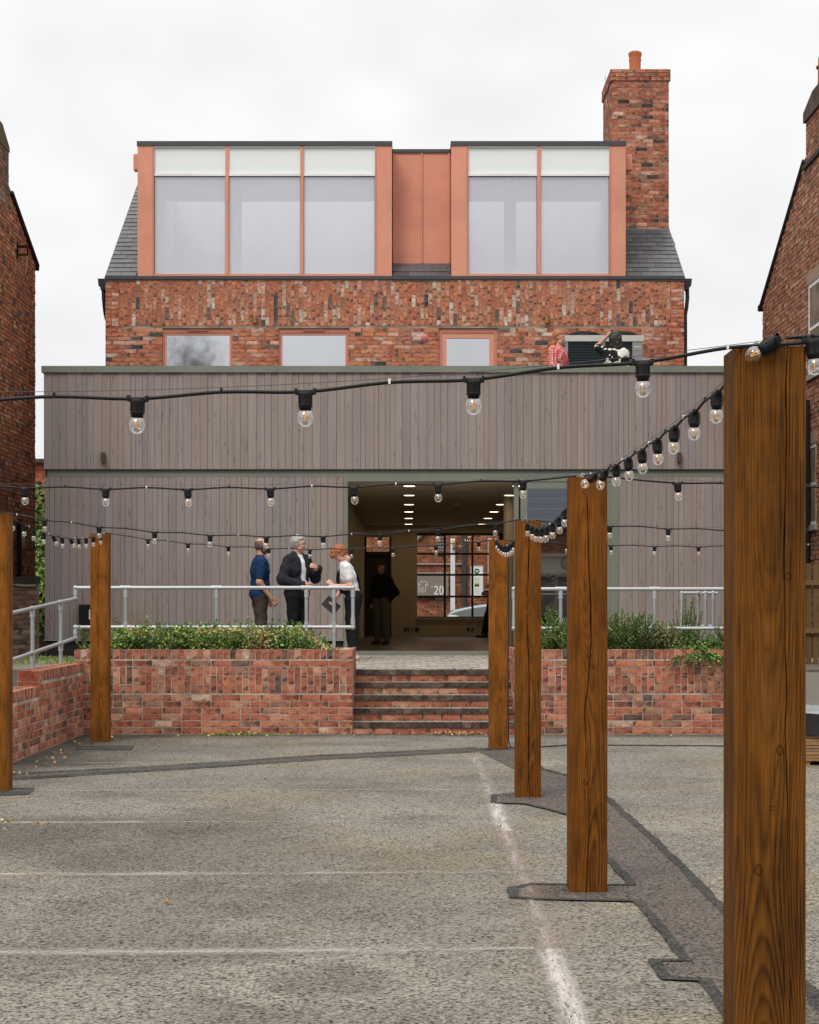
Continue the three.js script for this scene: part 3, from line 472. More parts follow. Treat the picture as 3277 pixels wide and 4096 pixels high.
  part('smoke_detector', new THREE.CylinderGeometry(0.05, 0.06, 0.04, 16).translate(0.933, CY - 0.021, -35), M.white, ext);
}
// up-and-down lights on the boards, wall box
for (const [px, label] of [[-4.70, 'small brown box lamp on the boards near the left end'], [4.2, 'small brown box lamp on the boards behind the nearest post']]) {
  const t = thing('wall_lamp', label, 'lamp', [px, 3.762, -29.02], 0, 'brown box lamps on the timber boards'); 
  part('body', new RoundedBoxGeometry(0.065, 0.15, 0.075, 2, 0.006).translate(0, 0, 0.055), M.rust, t); part('backplate', bx(-0.03, 0.03, -0.06, 0.06, -0.01, 0.018), M.rust, t);
}
{
  const t = thing('wall_box', 'black box with white lettering low on the timber boards', 'box', [-4.886, 0, -28.97]);
  part('casing', new RoundedBoxGeometry(0.36, 0.31, 0.16, 3, 0.012).translate(0, 1.334, -0.0), M.blackMatt, t);
  part('bracket', bx(-0.13, 0.13, 1.172 - 0.03, 1.172, -0.05, 0.06), M.blackMatt, t);
  const lg = []; for (let k = 0; k < 6; k++) lg.push(bx(-0.02 - (k % 2) * 0.004, 0.016, -0.075 + k * 0.026, -0.056 + k * 0.026, 0, 0.003)); part('lettering', merge(lg).translate(0.0, 1.334, 0.081), M.white, t);
}

// ---------------------------------------------------------------- brick house behind the terrace, face at z = -33.6
const house = thing('brick_house', 'red brick house with coral dormer windows and slate roof', 'house');
const HX0 = -5.41, HX1 = 4.96, HZ = -33.6, EAVE = 7.315, SLOPE = 0.63;
{
  const r = rng(211);
  const w1 = [-4.39, -3.132], w2 = [-2.307, -1.053], dr = [0.564, 1.613], WT = 6.441;
  const open = [[w1[0], w1[1], 4.4, WT], [w2[0], w2[1], 4.4, WT], [dr[0], dr[1], 4.3, WT]];
  // wall pieces round the openings
  const cols = [[HX0, w1[0]], [w1[1], w2[0]], [w2[1], dr[0]], [dr[1], HX1]];
  const wall = part('front_wall', [...cols.map(([a, b]) => bx(a, b, 3.6, WT, -0.3, -0.001)), bx(HX0, HX1, WT, EAVE, -0.3, -0.001)], mortarHouse, house); wall.position.z = HZ;
  const list = [...courses(HX0, HX1, 4.72, 6.475, r, { half: 0.16, open }), ...courses(HX0, HX0 + 0.235, 6.48, EAVE - 0.01, r, { half: 0.3 }), ...courses(HX1 - 0.235, HX1, 6.48, EAVE - 0.01, r, { half: 0.3 }), ...soldiers(HX0 + 0.243, HX1 - 0.243, 6.48, EAVE - 0.012, r)];
  lay(wall, list, { pal: FACADE, seed: 212, keep: 215, proud: 0.0035, jitter: 0.006, better: b => (b[1] > 5.2 ? 1 : 0) + b[2] * b[3] });
  const gable = (x0, x1) => { const g = poly([[-HZ, 3.6], [-HZ, EAVE], [39.1, EAVE + 5.5 * SLOPE], [44.6, EAVE], [44.6, 3.6]], x1 - x0); g.rotateY(Math.PI / 2); g.translate(x1, 0, 0); return metreUV(g); };
  for (const [a, b] of [[HX0 + 0.001, HX0 + 0.3], [HX1 - 0.3, HX1 - 0.001]]) { const g = gable(a, b); part('gable_wall', g, brickMat([0.42, 0.13, 0.075]), house); }
  part('rear_upper_wall', bx(HX0, HX1, 3.62, EAVE, -44.9, -44.61), brickMat([0.42, 0.13, 0.075]), house);
  // flush glazing with coral frames
  const glaze = (nm, a, b, y0, y1, p = 0.032, q = 0.030) => {
    const f = part(nm, [bx(a, b, y1 - 0.075, y1, -0.12, -0.035), bx(a, a + p, y0, y1 - 0.075, -0.12, -0.035), bx(b - p, b, y0, y1 - 0.075, -0.12, -0.035)], M.coralFrame, house); f.position.z = HZ;
    part('sash', [bx(a + p + 0.002, b - p - 0.002, y1 - 0.085 - q, y1 - 0.077, -0.115, -0.05), bx(a + p + 0.002, a + p + q, y0, y1 - 0.085 - q, -0.115, -0.05), bx(b - p - q, b - p - 0.002, y0, y1 - 0.085 - q, -0.115, -0.05)], M.coral, f);
    part('pane', bx(a + p + q, b - p - q, y0, y1 - 0.085 - q, -0.1, -0.085), M.coated, f); return f;
  };
  for (const [a, b] of [w1, w2]) { const f = glaze('window', a, b, 4.5, WT - 0.004); const c = (a + b) / 2; part('trickle_vent', [bx(c - 0.19, c + 0.19, WT - 0.050, WT - 0.038, -0.036, -0.012), bx(c - 0.19, c + 0.19, WT - 0.024, WT - 0.016, -0.036, -0.012)], M.coralFrame, f); }
  { const f = glaze('terrace_door', dr[0], dr[1], 4.35, WT - 0.004, 0.055, 0.085); part('door_bottom_rail', bx(dr[0] + 0.052, dr[1] - 0.052, 4.36, 4.6, -0.084, -0.05), M.coral, f); part('handle', rod([dr[0] + 0.12, 5.2, -0.02], [dr[0] + 0.12, 5.72, -0.02], 0.014), M.galvDark, f); part('handle_lock', bx(dr[0] + 0.068, dr[0] + 0.11, 5.56, 5.60, -0.05, -0.015), M.black, f); }
  // gutter board along the eaves, hoppers and downpipes at the ends
  part('gutter', bx(HX0 - 0.005, HX1 + 0.005, EAVE, EAVE + 0.055, HZ - 0.2, HZ + 0.035), M.slateTrim, house);
  for (const s of [-1, 1]) {
    const x = s < 0 ? HX0 : HX1, hp = new THREE.ExtrudeGeometry(new THREE.Shape([[0, 0], [s * 0.15, 0], [s * 0.135, -0.13], [s * 0.10, -0.16], [s * 0.10, -0.20], [0, -0.20]].map(p => new THREE.Vector2(...p))), { depth: 0.16, bevelEnabled: false }); hp.translate(x + s * 0.006, EAVE + 0.03, HZ - 0.25); const h = part('gutter_end', hp, M.black, house);
    if (s > 0) part('downpipe', pipe([[x + 0.08, EAVE - 0.15, HZ - 0.17], [x + 0.08, EAVE - 0.42, HZ - 0.17], [x + 0.045, EAVE - 0.55, HZ - 0.17], [x + 0.045, EAVE - 0.7, HZ - 0.17], [x + 0.045, 4.0, HZ - 0.17]], 0.036, 10, 4), M.black, h);
    else part('downpipe', pipe([[x - 0.06, EAVE - 0.15, HZ - 0.17], [x - 0.055, EAVE - 0.35, HZ - 0.17], [x - 0.01, EAVE - 0.68, HZ - 0.2], [x + 0.05, EAVE - 0.8, HZ - 0.25]], 0.038, 10, 4), M.black, h);
  }
  // slate roof: deck, then slates where they show
  const slab = (a, b, pts) => { const g = poly(pts, b - a); g.rotateY(Math.PI / 2); g.translate(b, 0, 0); return metreUV(g); }, front = [[-HZ - 0.02, EAVE + 0.02], [39.1, EAVE + 0.02 + 5.52 * SLOPE], [39.1, EAVE - 0.05 + 5.52 * SLOPE], [-HZ - 0.02, EAVE - 0.03]], rear = [[39.1, EAVE + 0.02 + 5.52 * SLOPE], [44.7, EAVE + 0.02], [44.7, EAVE - 0.03], [39.1, EAVE - 0.05 + 5.52 * SLOPE]];
  const deck = merge([slab(HX0 - 0.02, -4.845, front), slab(-0.27, 0.782, front), slab(3.92, HX1 + 0.02, front), slab(HX0 - 0.02, HX1 + 0.02, rear)]);
  const roof = part('roof', deck, slateMats[2], house), ang = Math.atan(SLOPE), sv = {};
  const slates = (x0, x1, up0, up1) => { let k = 0; for (let s = up0; s < up1; s += 0.205, k++) { let x = x0 - (k % 2 ? 0.14 : 0); while (x < x1 - 0.02) { const a = Math.max(x, x0), b = Math.min(x + 0.28, x1); x += 0.282; if (b - a < 0.04) continue; const w = b - a - 0.004, key = w.toFixed(2), g = sv[key] ??= bx(-w / 2, w / 2, 0, 0.009, -0.42, 0); const m = part('slate', g, slateMats[Math.floor(r() * 4)], roof); m.position.set((a + b) / 2, EAVE + 0.052 + s * Math.sin(ang) + (r() - 0.5) * 0.004, HZ + 0.03 - s * Math.cos(ang)); m.rotation.x = ang - 0.05 + (r() - 0.5) * 0.008; } } };
  slates(HX0, -4.86, 0, 5.6); slates(3.93, HX1, 0, 2.3); slates(-0.26, 0.775, 0, 0.25);
  // dormers: coral cheeks and pilasters, three and two lights with milk-glass tops
  const dormer = (x0, x1, panes, bars) => {
    const y0 = EAVE + 0.056, yT = 9.707, Z = HZ + 0.015, d = part('dormer', [bx(x0 + 0.004, x0 + 0.1, y0 + 0.002, yT - 0.002, -4.9, -0.251), bx(x1 - 0.1, x1 - 0.004, y0 + 0.002, yT - 0.002, -4.9, -0.251), bx(x0 + 0.1, x1 - 0.1, y0 + 0.002, yT - 0.002, -4.9, -4.8)], M.coral, house); d.position.z = Z;
    part('attic_lining', [bx(x0 + 0.101, x0 + 0.13, y0, yT - 0.004, -4.79, -0.252), bx(x1 - 0.13, x1 - 0.101, y0, yT - 0.004, -4.79, -0.252), bx(x0 + 0.13, x1 - 0.13, y0, yT - 0.004, -4.79, -4.2), bx(x0 + 0.13, x1 - 0.13, yT - 0.36, yT - 0.30, -3.0, -0.13), bx(x0 + 0.13, x1 - 0.13, yT - 0.30, yT - 0.004, -3.0, -2.95)], M.plaster, d); part('attic_floor', bx(x0 + 0.1, x1 - 0.1, y0 - 0.05, y0 + 0.03, -4.79, -0.13), M.carpet, d); part('attic_column', new THREE.CylinderGeometry(0.11, 0.11, yT - y0 - 0.4, 20).translate(x0 + (x1 - x0) * 0.36, (yT + y0) / 2 - 0.17, -1.3), M.plaster, d); part('pilaster', bx(x0, panes[0][0], y0, yT, -0.25, 0), M.coral, d); part('pilaster', bx(panes.at(-1)[1], x1, y0, yT, -0.25, 0), M.coral, d);
    part('roof_edge', bx(x0 - 0.012, x1 + 0.008, yT, yT + 0.078, -2.96, 0.02), M.slateTrim, d); part('roof_rear_edge', bx(x0 - 0.012, x1 + 0.008, yT, yT + 0.078, -4.9, -4.21), M.slateTrim, d); part('rooflight', bx(x0 + 0.1, x1 - 0.1, yT + 0.02, yT + 0.025, -4.21, -2.96), M.pane, d);
    for (const x of [panes[0][0] - 0.026, panes.at(-1)[1] + 0.014]) part('pilaster_trim', bx(x, x + 0.012, y0, yT, 0.0, 0.008), M.coralFrame, d);
    part('bottom_rail', bx(panes[0][0], panes.at(-1)[1], y0, y0 + 0.04, -0.12, -0.008), M.coral, d);
    part('top_rail', bx(panes[0][0], panes.at(-1)[1], yT - 0.028, yT, -0.12, -0.010), M.white, d);
    panes.forEach(([a, b], k) => {
      const yb = 9.17, ya = 9.219;
      const fr = part('transom', bx(a, b, yb, ya, -0.12, -0.018), M.white, d);
      part('milk_glass_panel', bx(a + 0.012, b - 0.012, ya, yT - 0.028, -0.07, -0.045), M.milk, fr);
      part('panel_bead', [bx(a, a + 0.012, ya, yT - 0.028, -0.09, -0.03), bx(b - 0.012, b, ya, yT - 0.028, -0.09, -0.03)], M.white, fr);
      const p = part('large_pane', bx(a + 0.006, b - 0.006, y0 + 0.04, yb, -0.069, -0.066), M.dormerPane, d);
      part('pane_gasket', [bx(a, a + 0.006, y0 + 0.04, yb, -0.1, -0.045), bx(b - 0.006, b, y0 + 0.04, yb, -0.1, -0.045), bx(a, b, yb - 0.007, yb, -0.1, -0.045)], M.black, d);
      if (k) part('mullion', bx(panes[k - 1][1], a, y0 + 0.04, yT, -0.12, -0.004), M.coral, d);
    });
    return d;
  };
  dormer(-4.834, -0.278, [[-4.538, -3.261], [-3.203, -1.917], [-1.859, -0.582]]);
  dormer(0.788, 3.911, [[1.089, 2.325], [2.388, 3.62]]);
  // overflow boxes on the dormer cheeks
  for (const [a, b] of [[-4.969, -4.887], [3.962, 4.075]]) part('dormer_outlet', bx(a, b, 9.374, 9.655, -34.2, -34.0), M.coral, house);
  // recessed coral link between the dormers
  const lz = HZ - 0.54, lk = part('link_panel', bx(-0.26 - 0.01, 0.78 + 0.01, 7.69, 9.71, -3.9, 0), M.coral, house); lk.position.z = lz;
  part('roof_edge', bx(-0.26 - 0.009, 0.78 + 0.009, 9.71, 9.773, -3.9, 0.03), M.slateTrim, lk);
  for (const x of [-0.25, (0.261), 0.757]) part('standing_seam', bx(x - 0.012, x + 0.012, 7.70, 9.701, 0.0, 0.035), M.coral, lk);
  part('drip', bx(-0.262, 0.777, 7.675, 7.69, -0.05, 0.03), M.coralFrame, lk);
  part('lead_apron', (() => { const g = bx(-0.262, 0.777, -0.006, 0.006, -0.1, 0.12); g.rotateX(0.5); g.translate(0, 7.655, 0.06); return g; })(), M.lead, lk);
  // stray round wall fittings
  for (const [x, lab] of [[-2.733, 0], [2.495, 1]]) { const t = thing('brass_wall_light', lab ? 'small brass wall light above the redheaded woman' : 'small brass wall light between the two terrace windows', 'lamp', [x, 6.585, HZ + 0.012], 0, 'brass lights on the brick wall'); part('tube', new THREE.CylinderGeometry(0.036, 0.036, 0.13, 16).translate(0, 0, 0.05), M.brass, t); part('backplate', bx(-0.022, 0.022, -0.04, 0.03, -0.01, 0.03), M.brass, t); part('lens_rim', new THREE.CylinderGeometry(0.026, 0.026, 0.012, 16).translate(0, -0.069, 0.05), M.black, t); }
  { const t = thing('fire_alarm_sounder', 'round red alarm sounder on a white base', 'alarm', [0.3, 6.262, HZ + 0.012]); part('base', new THREE.CylinderGeometry(0.062, 0.066, 0.03, 24).rotateX(Math.PI / 2).translate(0, 0, 0.01), M.white, t); part('red_dome', new THREE.SphereGeometry(0.057, 20, 12, 0, Math.PI * 2, 0, Math.PI / 2).scale(1, 0.7, 1).rotateX(Math.PI / 2).translate(0, 0, 0.025), mat([0.5, 0.02, 0.03], { roughness: 0.35 }), t); part('dome_band', new THREE.TorusGeometry(0.030, 0.004, 8, 20).translate(0, 0, 0.060), M.white, t); }
  // chimney stack
  const CX0 = 3.87, CX1 = 4.95, CZ = -35.5, CD = 1.54, ct = 11.62;
  const st = part('chimney', [bx(CX0 + 0.001, CX1, 8.2, 11.40, -CD, -0.001), bx(CX0 - 0.02, CX1 + 0.02, 11.40, ct, -CD - 0.03, 0.016)], mortarHouse, house); st.position.z = CZ;
  const cl = [...courses(CX0, CX1, 8.35, 11.40, r, { half: 0.2 }), ...courses(CX0 - 0.03, CX1 + 0.03, 11.405, ct - 0.01, r, { half: 0.2 }).map(b => [...b])];
  lay(st, cl.filter(b => b[1] < 11.4), { pal: [...RED, [[0.09, 0.06, 0.055], 1]], seed: 213, keep: 75, jitter: 0.006, better: b => b[1] });
  lay(st, cl.filter(b => b[1] >= 11.4), { pal: RED, seed: 214, keep: 15, z: 0.024 });
  // its left flank
  const fl = new THREE.Group(); fl.name = 'chimney_flank'; fl.position.set(CX0, 0, CZ - CD); fl.rotation.y = -Math.PI / 2; fl.scale.set(1, 1, 1); house.add(fl);
  lay(fl, courses(0, CD, 9.3, 11.40, r, { half: 0.2 }), { pal: RED, seed: 215, keep: 0 });
  const fl2 = new THREE.Group(); fl2.name = 'chimney_cap_flank'; fl2.position.set(CX0 - 0.026, 0, CZ - CD - 0.02); fl2.rotation.y = -Math.PI / 2; house.add(fl2);
  lay(fl2, courses(0, CD + 0.04, 11.405, ct - 0.01, r, { half: 0.2 }), { pal: RED, seed: 216, keep: 0, d: 0.03 });
  part('chimney_flaunching', (() => { const g = new THREE.CylinderGeometry(0.42, 0.72, 0.06, 4, 1); g.rotateY(Math.PI / 4); g.scale(1, 1, 1.4); g.translate((CX0 + CX1) / 2, ct + 0.03, CZ - CD / 2); return g; })(), mat([0.62, 0.58, 0.52], { map: grainMap, roughness: 0.95 }), house);
  const pot = [[0.112, 0], [0.118, 0.02], [0.108, 0.05], [0.112, 0.22], [0.12, 0.235], [0.12, 0.25], [0.112, 0.262], [0.116, 0.285], [0.125, 0.30], [0.128, 0.335], [0.10, 0.35], [0.07, 0.35], [0.07, 0.2]].map(p => new THREE.Vector2(...p));
  const pt = part('chimney_pot', new THREE.LatheGeometry(pot, 24).scale(1, 1.5, 1).translate(4.404, ct + 0.03, CZ - CD / 2), M.terracotta, house); for (let k = 0; k < 8; k++) part('vent_hole', new THREE.CylinderGeometry(0.012, 0.012, 0.03, 8).rotateX(Math.PI / 2).rotateY(k * Math.PI / 4 + 0.2).translate(4.404 + Math.sin(k * Math.PI / 4 + 0.2) * 0.118, ct + 0.03 + 0.475, CZ - CD / 2 + Math.cos(k * Math.PI / 4 + 0.2) * 0.112), M.black, pt);
  // lead flashing at the foot of the stack
  const fg = new THREE.ExtrudeGeometry(new THREE.Shape([[0, 0], [CX1 - CX0 + 0.12, 0], [CX1 - CX0 + 0.02, 0.30], [CX1 - CX0 + 0.012, 0.34], [0, 0.34]].map(p => new THREE.Vector2(...p))), { depth: 0.02, bevelEnabled: false }); fg.rotateX(-0.28); fg.translate(CX0 - 0.01, 8.27, CZ + 0.09); part('lead_flashing', fg, M.lead, house);
  part('aerial', [rod([3.912, 11.1, -37.06], [3.912, 11.95, -37.06], 0.006), bx(3.912 - 0.02, CX0 + 0.02, 11.36, 11.39, -37.08, -37.05)], M.galvDark, house);
}
// ---------------------------------------------------------------- neighbouring houses
function winPart(parent, z0, z1, y0, y1, s) { // sash window in a wall whose face is the local plane x = 0, facing s
  const fx = (a, b) => [Math.min(-s * a, -s * b), Math.max(-s * a, -s * b)];
  const [a, b] = fx(0.09, 0.16), f = part('window', [bx(a, b, y0, y0 + 0.06, z0, z1), bx(a, b, y1 - 0.07, y1, z0, z1), bx(a, b, y0 + 0.06, y1 - 0.07, z0, z0 + 0.07), bx(a, b, y0 + 0.06, y1 - 0.07, z1 - 0.07, z1), bx(a, b, (y0 + y1) / 2 - 0.02, (y0 + y1) / 2 + 0.03, z0 + 0.07, z1 - 0.07)], M.white, parent);
  const [c, d] = fx(0.12, 0.13); part('pane', bx(c, d, y0 + 0.06, (y0 + y1) / 2 - 0.02, z0 + 0.07, z1 - 0.07), M.coatedDark, f); part('pane', bx(c, d, (y0 + y1) / 2 + 0.03, y1 - 0.07, z0 + 0.07, z1 - 0.07), M.coatedDark, f);
  return f;
}
{ // left neighbour: gable wall facing +x at x = -6.95, far corner at z = -35
  const t = thing('neighbour_house', 'old red brick gable house at the left edge of the picture', 'house', [-6.95, 0, 0]), r = rng(301);
  const sl = 0.372, eave = 7.86, prof = [[-35, 0], [-35, eave], [-32.7, eave + 2.3 * sl], [-28, eave + 4 * sl], [-22, eave - 0.6], [-22, 0]];
  const g = new THREE.ExtrudeGeometry(new THREE.Shape(prof.map(([z, y]) => new THREE.Vector2(-z, y))), { depth: 7, bevelEnabled: false }); g.rotateY(Math.PI / 2); // shape x = -z distance
  g.translate(-7.006, 0, 0); const wall = part('gable_wall', metreUV(g), mortarOld, t);
  const gr = new THREE.Group(); gr.name = 'gable_face'; gr.rotation.y = Math.PI / 2; t.add(gr); // local x = -z -> 35 at the far corner... local x runs to -z
  lay(gr, courses(31.6, 35.0, 1.2, 9.2, r, { half: 0.3 }).filter(b => b[1] < eave + (35 - b[0]) * sl - 0.03), { pal: OLDRED, seed: 302, keep: 290, jitter: 0.01, proud: 0.004, better: b => b[1] });
  const verge = []; verge.push(rod([0.03, eave - 0.03, -35.12], [0.03, eave + (35 - 32.8) * sl + 0.02, -32.8], 0.035, 0.035, 6)); part('verge', verge, mat([0.045, 0.035, 0.03], { roughness: 0.8 }), t);
  part('roof', (() => { const q = new THREE.ExtrudeGeometry(new THREE.Shape([[35.15, eave - 0.02], [32.6, eave + 2.4 * sl + 0.0], [32.6, eave + 2.4 * sl + 0.08], [35.15, eave + 0.05]].map(p => new THREE.Vector2(...p))), { depth: 7, bevelEnabled: false }); q.rotateY(Math.PI / 2); q.translate(-7.0, 0, 0); return metreUV(q); })(), slateMats[0], t);
  part('eaves_gutter', rod([-3, eave - 0.05, -35.2], [0.03, eave - 0.05, -35.2], 0.06, 0.06, 8), M.blackMatt, t);
  const ch = part('chimney', bx(-0.75, 0.005, 8.4, 9.36, -32.64, -30.9), mortarOld, t); const cg = new THREE.Group(); cg.name = 'chimney_face'; cg.rotation.y = Math.PI / 2; t.add(cg); lay(cg, courses(30.9, 32.64, 8.6, 9.35, r, { half: 0.3 }), { pal: [[[0.20, 0.11, 0.07], 3], [[0.26, 0.13, 0.085], 3], [[0.12, 0.08, 0.05], 2]], seed: 303, keep: 10, z: 0.008 });
  part('chimney_cap', (() => { const q = new THREE.ExtrudeGeometry(new THREE.Shape([[30.85, 9.36], [32.68, 9.36], [32.68, 9.44], [32.1, 9.72], [30.85, 9.72]].map(p => new THREE.Vector2(...p))), { depth: 0.8, bevelEnabled: false }); q.rotateY(Math.PI / 2); q.translate(-0.78, 0, 0); return metreUV(q); })(), mat([0.16, 0.135, 0.075], { map: mortarMap, roughness: 1 }), t);
  part('chimney_pot', new THREE.CylinderGeometry(0.11, 0.13, 0.5, 16).translate(-0.25, 9.85, -31.75), M.terracotta, t); part('pot_rim', new THREE.TorusGeometry(0.12, 0.025, 8, 16).rotateX(Math.PI / 2).translate(-0.25, 10.06, -31.75), M.terracotta, t);
  const br = part('iron_bracket', [bx(0.005, 0.03, 7.64, 7.92, -33.35, -33.31), bx(0.02, 0.21, 7.83, 7.87, -33.35, -33.31), bx(0.02, 0.21, 7.69, 7.72, -33.35, -33.31), bx(0.185, 0.21, 7.72, 7.83, -33.345, -33.315)], M.blackMatt, t); part('bracket_stay', rod([0.19, 7.69, -33.33], [0.16, 7.35, -33.33], 0.008), M.galvDark, br);
  part('downpipe', rod([0.06, 0.7, -33.3], [0.06, 3.0, -33.3], 0.04), M.blackMatt, t);
  const lamp = part('bulkhead_lamp', new THREE.SphereGeometry(0.16, 20, 14).scale(0.45, 1.35, 0.9).translate(0.06, 2.70, -33.42), mat([0.4, 0.38, 0.36], { roughness: 0.4 }), t); part('lamp_base', bx(0.005, 0.03, 2.5, 2.9, -33.5, -33.34), M.blackMatt, lamp);
}
{ // right neighbour: gable wall facing -x at x = 6.45, far corner at z = -34
  const t = thing('neighbour_house', 'dark brick gable house at the right edge, behind the nearest post', 'house', [6.45, 0, 0]), r = rng(321);
  const eave = 6.94, sl = 0.477, pr = [[34, 0], [34, eave], [30.5, eave + 3.5 * sl], [28, eave + 3.5 * sl + 0.9], [22, eave - 0.5], [22, 0]];
  const g = new THREE.ExtrudeGeometry(new THREE.Shape(pr.map(p => new THREE.Vector2(...p))), { depth: 7, bevelEnabled: false }); g.rotateY(Math.PI / 2); g.translate(0.006, 0, 0);
  const W1 = [28.9, 30.15, 5.15, 6.62], W2 = [29.55, 30.5, 2.75, 4.05];
  part('gable_wall', metreUV(g), mortarOld, t);
  const gr = new THREE.Group(); gr.name = 'gable_face'; gr.rotation.y = -Math.PI / 2; t.add(gr); // local x runs towards +z; x = z
  lay(gr, courses(-34.0, -28.8, 1.0, 8.62, r, { half: 0.3, open: [[-W1[1], -W1[0], W1[2], W1[3]], [-W2[1], -W2[0], W2[2], W2[3]]] }).filter(b => b[1] < eave + (34 + b[0]) * sl - 0.03), { pal: OLDBROWN, seed: 322, keep: 290, jitter: 0.012, proud: 0.005, better: b => b[1] });
  for (const [a, b, c, d] of [W1, W2]) { const f = winPart(t, -b, -a, c, d, -1); f.position.x = -0.09; part('lintel', bx(-0.012, 0.02, d, d + 0.2, -b - 0.1, -a + 0.1), mat([0.34, 0.24, 0.18], { map: grainMap, roughness: 0.9 }), f).position.x = 0.09; part('window_sill', bx(-0.05, 0.02, c - 0.08, c, -b - 0.06, -a + 0.06), M.concrete, f).position.x = 0.09; }
  part('verge', rod([-0.03, eave - 0.02, -34.1], [-0.03, eave + 3.6 * sl + 0.03, -30.4], 0.026, 0.026, 6), mat([0.06, 0.045, 0.04], { roughness: 0.8 }), t);
  part('roof', (() => { const q = new THREE.ExtrudeGeometry(new THREE.Shape([[34.15, eave - 0.03], [30.4, eave + 3.6 * sl + 0.0], [30.4, eave + 3.6 * sl + 0.08], [34.15, eave + 0.05]].map(p => new THREE.Vector2(...p))), { depth: 6.9, bevelEnabled: false }); q.rotateY(Math.PI / 2); q.translate(0.0, 0, 0); return metreUV(q); })(), slateMats[0], t);
  part('eaves_gutter', rod([-0.06, eave - 0.06, -34.15], [3, eave - 0.06, -34.15], 0.06, 0.06, 8), M.blackMatt, t);
  part('ledge', bx(-0.05, 0.3, 8.52, 8.60, -30.42, -27.5), mat([0.05, 0.04, 0.038], { roughness: 0.8 }), t);
  part('chimney', bx(0.006, 0.9, 8.6, 9.30, -30.33, -27.5), mortarOld, t); const cg = new THREE.Group(); cg.name = 'chimney_face'; cg.rotation.y = -Math.PI / 2; t.add(cg); lay(cg, courses(-30.33, -28.6, 8.61, 9.28, r, { half: 0.3 }), { pal: OLDBROWN, seed: 323, keep: 10 });
  part('chimney_cap', (() => { const q = new THREE.ExtrudeGeometry(new THREE.Shape([[30.38, 9.28], [30.38, 9.44], [29.7, 9.62], [27.5, 9.62], [27.5, 9.28]].map(p => new THREE.Vector2(...p))), { depth: 0.95, bevelEnabled: false }); q.rotateY(Math.PI / 2); q.translate(-0.04, 0, 0); return metreUV(q); })(), mat([0.14, 0.105, 0.085], { map: mortarMap, roughness: 1 }), t);
  part('chimney_pot', new THREE.CylinderGeometry(0.12, 0.13, 0.55, 16).translate(0.16, 9.85, -29.62), M.terracotta, t); part('pot_rim', new THREE.TorusGeometry(0.13, 0.025, 8, 16).rotateX(Math.PI / 2).translate(0.16, 9.98, -29.62), M.terracotta, t);
  part('downpipe', rod([-0.06, 0.4, -29.92], [-0.06, 4.75, -29.92], 0.035), M.blackMatt, t);
  part('cable', [pipe([[-0.03, 2.05, -31], [-0.03, 1.95, -30.3], [-0.03, 1.93, -29.6], [-0.03, 2.0, -28.8]], 0.012), ], M.blackMatt, t);
}
{ // old garden wall closing the gap on the left
  const t = thing('garden_wall', 'old brown brick boundary wall beside the left end of the boards', 'wall', [0, 0, -28.6]), r = rng(341), top = 1.767;
  part('mortar_core', bx(-8.8, -5.66, 0.3, top, -0.22, -0.006), mortarOld, t); lay(t, courses(-6.6, -5.66, 0.66, top - 0.02, r, { half: 0.3 }), { pal: GARDEN, seed: 342, keep: 200, jitter: 0.012, better: b => b[0] });
  part('coping', bx(-8.8, -5.65, top + 0.04, 1.916, -0.27, 0.04), mat([0.055, 0.045, 0.038], { map: mortarMap, roughness: 1 }), t);
  part('cement_bed', pipe([[-8.8, top + 0.03, 0.0], [-6.7, top + 0.035, 0.01], [-6.2, top + 0.02, 0.015], [-6.0, top + 0.03, 0.012], [-5.85, top + 0.005, 0.015], [-5.66, top + 0.015, 0.01]], 0.028, 6, 6), mat([0.30, 0.25, 0.20], { map: mortarMap, roughness: 1 }), t);
}
{ // far house in the gap on the left
  const t = thing('far_house', 'distant brick house gable in the gap beside the boards', 'house', [-13.5, 0, -72]);
  const g = new THREE.ExtrudeGeometry(new THREE.Shape([[-5, 0], [-5, 5.0], [-1.2, 7.2], [6, 5.2], [6, 0]].map(p => new THREE.Vector2(...p))), { depth: 8, bevelEnabled: false }); g.translate(0, 0, -8); part('wall', metreUV(g), brickMat([0.42, 0.14, 0.085]), t);
  part('roof', (() => { const q = bx(-6.5, 8, 0, 0.15, -6, 1.8); q.rotateX(0.0); q.translate(0, 6.9, -1.5); return q; })(), mat([0.12, 0.095, 0.08], { map: mortarMap, roughness: 1 }), t);
  part('barge_board', rod([-5.4, 4.7, 0.1], [-1.2, 7.25, 0.1], 0.12, 0.12, 4), mat([0.3, 0.28, 0.26]), t);
  for (const x of [-3, 1.5, 3.8]) { const w = part('window', bx(x - 0.5, x + 0.5, 2.2, 3.8, -0.05, 0.05), M.white, t); part('pane', bx(x - 0.42, x + 0.42, 2.3, 3.7, 0.02, 0.06), M.coatedDark, w); }
}

